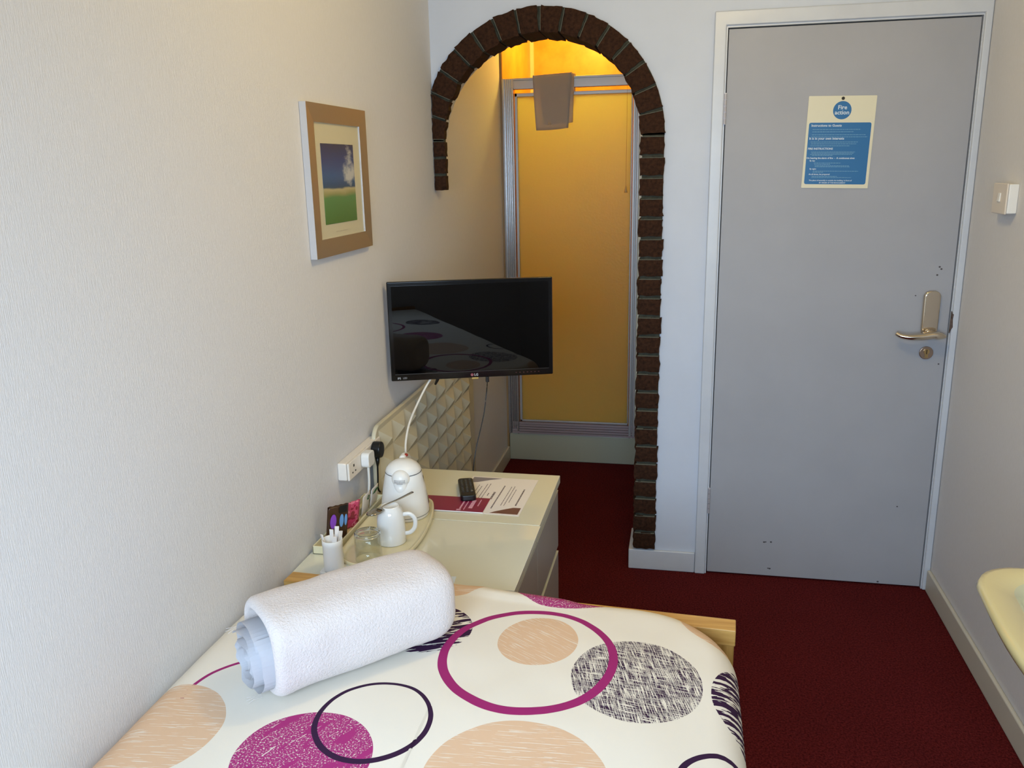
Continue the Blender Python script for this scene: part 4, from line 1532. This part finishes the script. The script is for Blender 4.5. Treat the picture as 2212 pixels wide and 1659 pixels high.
def make_duvet():
    bm = B()
    uvl = bm.loops.layers.uv.new('pattern')
    X0, X1, Y0, Y1 = 0.006, 1.021, -3.36, -1.452
    RC = 0.20
    R = 0.060
    outline = []
    nc = 16
    for cx, cy, a0, rc in ((X1 - RC, Y1 - RC, 0, RC), (X0 + RC, Y1 - RC, 90, RC), (X0 + 0.06, Y0 + 0.06, 180, 0.06), (X1 - 0.06, Y0 + 0.06, 270, 0.06)):
        for k in range(nc + 1):
            a = math.radians(a0 + 90 * k / nc)
            outline.append((cx + rc * math.cos(a), cy + rc * math.sin(a)))
    # densify
    dense = []
    for i in range(len(outline)):
        a, b = Vector(outline[i]), Vector(outline[(i + 1) % len(outline)])
        n_ = max(1, int((b - a).length / 0.035))
        for k in range(n_):
            dense.append(a + (b - a) * k / n_)
    n_ = len(dense)
    nrm = []
    for i in range(n_):
        tdir = (dense[(i + 1) % n_] - dense[i - 1]).normalized()
        nrm.append(Vector((tdir.y, -tdir.x)))      # outward for ccw
    uvd = {}

    def h(x, y):
        v = 0.0
        v += 0.0045 * noise.noise(Vector((x * 5, y * 5, 0.3)))
        v += 0.0018 * noise.noise(Vector((x * 16 + 3, y * 13, 1.3)))
        return v
    rings = []
    # skirt
    for k in range(9):
        dz = 0.27 * (1 - k / 9)
        ring_ = []
        for i in range(n_):
            p, nn = dense[i], nrm[i]
            flare = 0.004 * math.sin(i * 0.7) * (1 - k / 9) + 0.010 * (1 - k / 9) * (0 if p.x < 0.03 else 1)
            if p.y > Y1 - 0.02: flare = 0
            q = p + nn * (flare if p.x > 0.1 else 0)
            v = bm.verts.new((q.x, q.y, ZD - R - dz))
            uvd[v] = (p.x + nn.x * (dz + R * (PI / 2 - 1)), p.y + nn.y * (dz + R * (PI / 2 - 1)))
            ring_.append(v)
        rings.append(ring_)
    for k in range(0, 9):
        a = PI / 2 * k / 8
        d = R * (1 - math.cos(a))
        z = ZD - R + R * math.sin(a)
        ring_ = []
        for i in range(n_):
            p, nn = dense[i], nrm[i]
            q = p - nn * d
            z2 = z
            over_ = 0.040 * max(0, nn.y) * max(0, min(1, (z - 0.612) / 0.02)) * max(0, min(1, (0.74 - q.x) / 0.25))
            q = q + Vector((0, over_))
            v = bm.verts.new((q.x, q.y, z2 + 0.004 * (over_ > 0.01) + h(q.x, q.y) * (k / 8)))
            arc = R * (PI / 2 - a)
            uvd[v] = (p.x - nn.x * (R - arc), p.y - nn.y * (R - arc))
            if nn.y > 0.05 and p.x < 0.82:
                uvd[v] = (q.x, q.y + 0.9 * (ZD - z))
            ring_.append(v)
        rings.append(ring_)
    # interior
    med0, med1 = Vector((0.51, -1.85)), Vector((0.51, -3.0))
    NI = 26
    for k in range(1, NI + 1):
        f = k / NI
        ring_ = []
        for i in range(n_):
            p = dense[i] - nrm[i] * R
            p = p + Vector((0, 0.040 * max(0, nrm[i].y) * max(0, min(1, (0.74 - p.x) / 0.25))))
            tgt = Vector((0.51, min(med0.y, max(med1.y, p.y))))
            q = p + (tgt - p) * f * (0.995)
            bulge = 0.007 * math.sin(min(1, f * 1.6) * PI / 2)
            v = bm.verts.new((q.x, q.y, ZD + bulge + h(q.x, q.y)))
            uvd[v] = (q.x, q.y)
            ring_.append(v)
        rings.append(ring_)
    for a, b in zip(rings, rings[1:]):
        for i in range(n_):
            j = (i + 1) % n_
            bm.faces.new([a[i], a[j], b[j], b[i]])
    bm.faces.new(rings[-1])
    for f in bm.faces:
        for l in f.loops:
            l[uvl].uv = uvd[l.vert]
    return obj('duvet', bm, duvet_material(), None, smooth=True)


dv = make_duvet()
tag(dv, 'cream duvet printed with magenta, purple and tan circles and rings, spread over the bed', 'duvet')

# ---- rolled towel --------------------------------------------------
tA = Vector((0.208, -1.878, 0))
tB = Vector((0.427, -1.648, 0))
axd = (tB - tA).normalized()
tl = thing('bath_towel', 'thick white bath towel rolled up at the foot of the bed', 'towel', (tA.x, tA.y, ZD + 0.006), math.atan2(axd.y, axd.x))
LEN = (tB - tA).length


def roll(bm, x0, x1, wy, hz_, zc, rough=0.002, caps=(True, True), squ=2.5, nx=34, nt_=56, seed=0, round_=(0.03, 0.03), drop=0.0, yc=0.0, inner=0.0):
    rings = []
    for i in range(nx + 1):
        u = i / nx
        # denser near ends
        uu = 0.5 - 0.5 * math.cos(PI * u)
        x = x0 + (x1 - x0) * uu
        de0, de1 = x - x0, x1 - x
        s = 1.0
        if de0 < inner: s = 1.0
        for de, on, rr_, am in ((de0, caps[0], round_[0], 0.16), (de1, caps[1], round_[1], 0.33)):
            if on and de < rr_:
                s = min(s, 1 - am * (1 - math.sqrt(max(0, 1 - (1 - de / rr_) ** 2))))
        ring_ = []
        for k in range(nt_):
            a = 2 * PI * k / nt_
            ca_, sa_ = math.cos(a), math.sin(a)
            r = (abs(ca_) ** squ + abs(sa_) ** squ) ** (-1 / squ)
            y, z = wy / 2 * r * ca_ * s, hz_ / 2 * r * sa_ * s
            nn = noise.noise(Vector((x * 18 + seed, y * 22, z * 22))) * rough * 1.6 + noise.noise(Vector((x * 160, y * 160 + seed, z * 160))) * rough * 0.5
            ring_.append(bm.verts.new((x, y * (1 + nn * 8) + yc, max(-0.002, zc - drop * uu + z * (1 + nn * 8)))))
        rings.append(ring_)
    for a, b in zip(rings, rings[1:]):
        for k in range(nt_):
            bm.faces.new([a[k], a[(k + 1) % nt_], b[(k + 1) % nt_], b[k]])
    return rings


bm = B()
R1 = roll(bm, 0.0, LEN + 0.035, 0.175, 0.154, 0.079, squ=3.0, caps=(True, True), round_=(0.018, 0.05), rough=0.0024)
# right end cap: dished
cv = bm.verts.new((LEN + 0.018, 0, 0.079))
for k in range(56):
    bm.faces.new([R1[-1][k], R1[-1][(k + 1) % 56], cv])
# left end: turn inwards to make a thick layer edge
inn = []
for k in range(56):
    v = R1[0][k].co
    inn.append(bm.verts.new((0.004, v.y * 0.90, 0.079 + (v.z - 0.079) * 0.90)))
inn2 = []
for k in range(56):
    v = R1[0][k].co
    inn2.append(bm.verts.new((0.05, v.y * 0.88, 0.079 + (v.z - 0.079) * 0.88)))
for a, b in ((R1[0], inn), (inn, inn2)):
    for k in range(56):
        bm.faces.new([a[k], a[(k + 1) % 56], b[(k + 1) % 56], b[k]])
bm.faces.new(inn2)
obj('outer_roll', bm, TERRY, tl, smooth=True)


def spiral_sheet(x_out, seed, turns, r0y, r0z, r1, zc, th=0.0055, ang0=0.0, wav=0.006):
    """coiled inner layers poking out of the end of the roll"""
    bm = B()
    n = int(44 * turns)
    G = []
    for i in range(n + 1):
        f = i / n
        a = ang0 + 2 * PI * turns * f
        sy = r0y * (1 - f) + r1 * f
        sz = r0z * (1 - f) + r1 * 0.9 * f
        sq = 2.5
        r = (abs(math.cos(a)) ** sq + abs(math.sin(a)) ** sq) ** (-1 / sq)
        row = []
        for j in range(5):
            x = 0.06 + (x_out - 0.06) * j / 4
            if j == 4:
                x += wav * noise.noise(Vector((math.cos(a) * 2.2 + seed, math.sin(a) * 2.2, f * 3)))
            row.append(bm.verts.new((x, sy * r * math.cos(a), max(0.004, zc + sz * r * math.sin(a)))))
        G.append(row)
    for i in range(n):
        for j in range(4):
            bm.faces.new([G[i][j], G[i + 1][j], G[i + 1][j + 1], G[i][j + 1]])
    bmesh.ops.solidify(bm, geom=bm.faces[:], thickness=th)
    return bm


obj('inner_layer', spiral_sheet(-0.020, 1, 1.05, 0.070, 0.058, 0.060, 0.068, 0.006, ang0=2.2, wav=0.004), TERRY_LIT, tl)
obj('inner_layer', spiral_sheet(-0.029, 5, 2.6, 0.058, 0.050, 0.016, 0.062, 0.0065, ang0=0.6, wav=0.006), TERRY_LIT, tl)
for (yy, zz, x_) in ((-0.03, 0.004, -0.022), (0.045, 0.10, -0.024)):
    bm = B()
    for q in range(3):
        tube(bm, [(x_ + 0.01, yy + q * 0.004, zz), (x_ - 0.006, yy + q * 0.0045 - 0.002, zz + 0.002), (x_ - 0.014 - 0.003 * (q % 2), yy + q * 0.006, zz - 0.003 + 0.002 * q)], 0.0003, 5)
    obj('loose_threads', bm, TERRY, tl)

# ================================================================ WASH BASIN
sk_ = thing('wash_basin', 'primrose yellow wash basin on the right wall, cut by the frame', 'basin', (XR, -1.76, 0.80))
bm = B()


def dshape(x_front, x_back, y0, y1, r, n=8, bow=0.012):
    pts_ = []
    for cx, cy, a0 in ((x_front + r, y1 - r, 90), (x_front + r, y0 + r, 180)):
        for k in range(n + 1):
            a = math.radians(a0 + 90 * k / n)
            px_ = cx + r * math.cos(a)
            py_ = cy + r * math.sin(a)
            pts_.append((px_, py_))
    # bow the front edge
    pts2 = []
    for i, p_ in enumerate(pts_):
        pts2.append(p_)
        if i == n:
            q_ = pts_[n + 1]
            for k in range(1, 10):
                f = k / 10
                pts2.append((p_[0] + (q_[0] - p_[0]) * f - bow * math.sin(PI * f), p_[1] + (q_[1] - p_[1]) * f))
    back = []
    nb_ = 8
    for k in range(nb_ + 1):
        back.append((x_back, y0 + (y1 - y0) * k / nb_))
    return pts2 + back


HY = 0.275
lv = [(0.100, 0.215, 0.12, -0.155), (0.065, 0.24, 0.11, -0.105), (0.03, 0.255, 0.10, -0.06), (0.008, 0.268, 0.095, -0.030), (0.0, 0.275, 0.09, -0.012), (0.004, 0.272, 0.088, -0.001), (0.012, 0.266, 0.085, 0.0), (0.050, 0.225, 0.07, -0.004), (0.060, 0.215, 0.07, -0.016), (0.085, 0.19, 0.065, -0.07), (0.13, 0.14, 0.06, -0.11)]
prev = None
FX = 1.424 - XR
for i, (dx_, hy_, r_, z_) in enumerate(lv):
    xb = -0.001 if i <= 6 else (-0.06 if i < 9 else -0.10)
    ring_ = [bm.verts.new((x, y, z_)) for x, y in dshape(FX + dx_, xb, -hy_, hy_, r_)]
    if prev:
        for k in range(len(ring_)):
            j = (k + 1) % len(ring_)
            bm.faces.new([prev[k], prev[j], ring_[j], ring_[k]]).material_index = 1 if i > 7 else 0
    else:
        bm.faces.new(ring_)
    prev = ring_
bm.faces.new(prev).material_index = 1
obj('bowl', bm, [SINKM, SINKIN], sk_, smooth=True)
bm = B()
lathe(bm, [(0.09, -0.80), (0.085, -0.78), (0.07, -0.6), (0.075, -0.25), (0.095, -0.14)], 32, (-0.14, 0, 0))
obj('pedestal', bm, SINKM, sk_, smooth=True)
for yy in (-0.10, 0.10):
    bm = B()
    tube(bm, [(-0.03, yy, -0.004), (-0.03, yy, 0.05)], 0.012, 16)
    tube(bm, [(-0.03, yy, 0.03), (-0.075, yy, 0.035), (-0.085, yy, 0.02)], 0.009, 14)
    obj('tap', bm, CHROME, sk_, smooth=True)
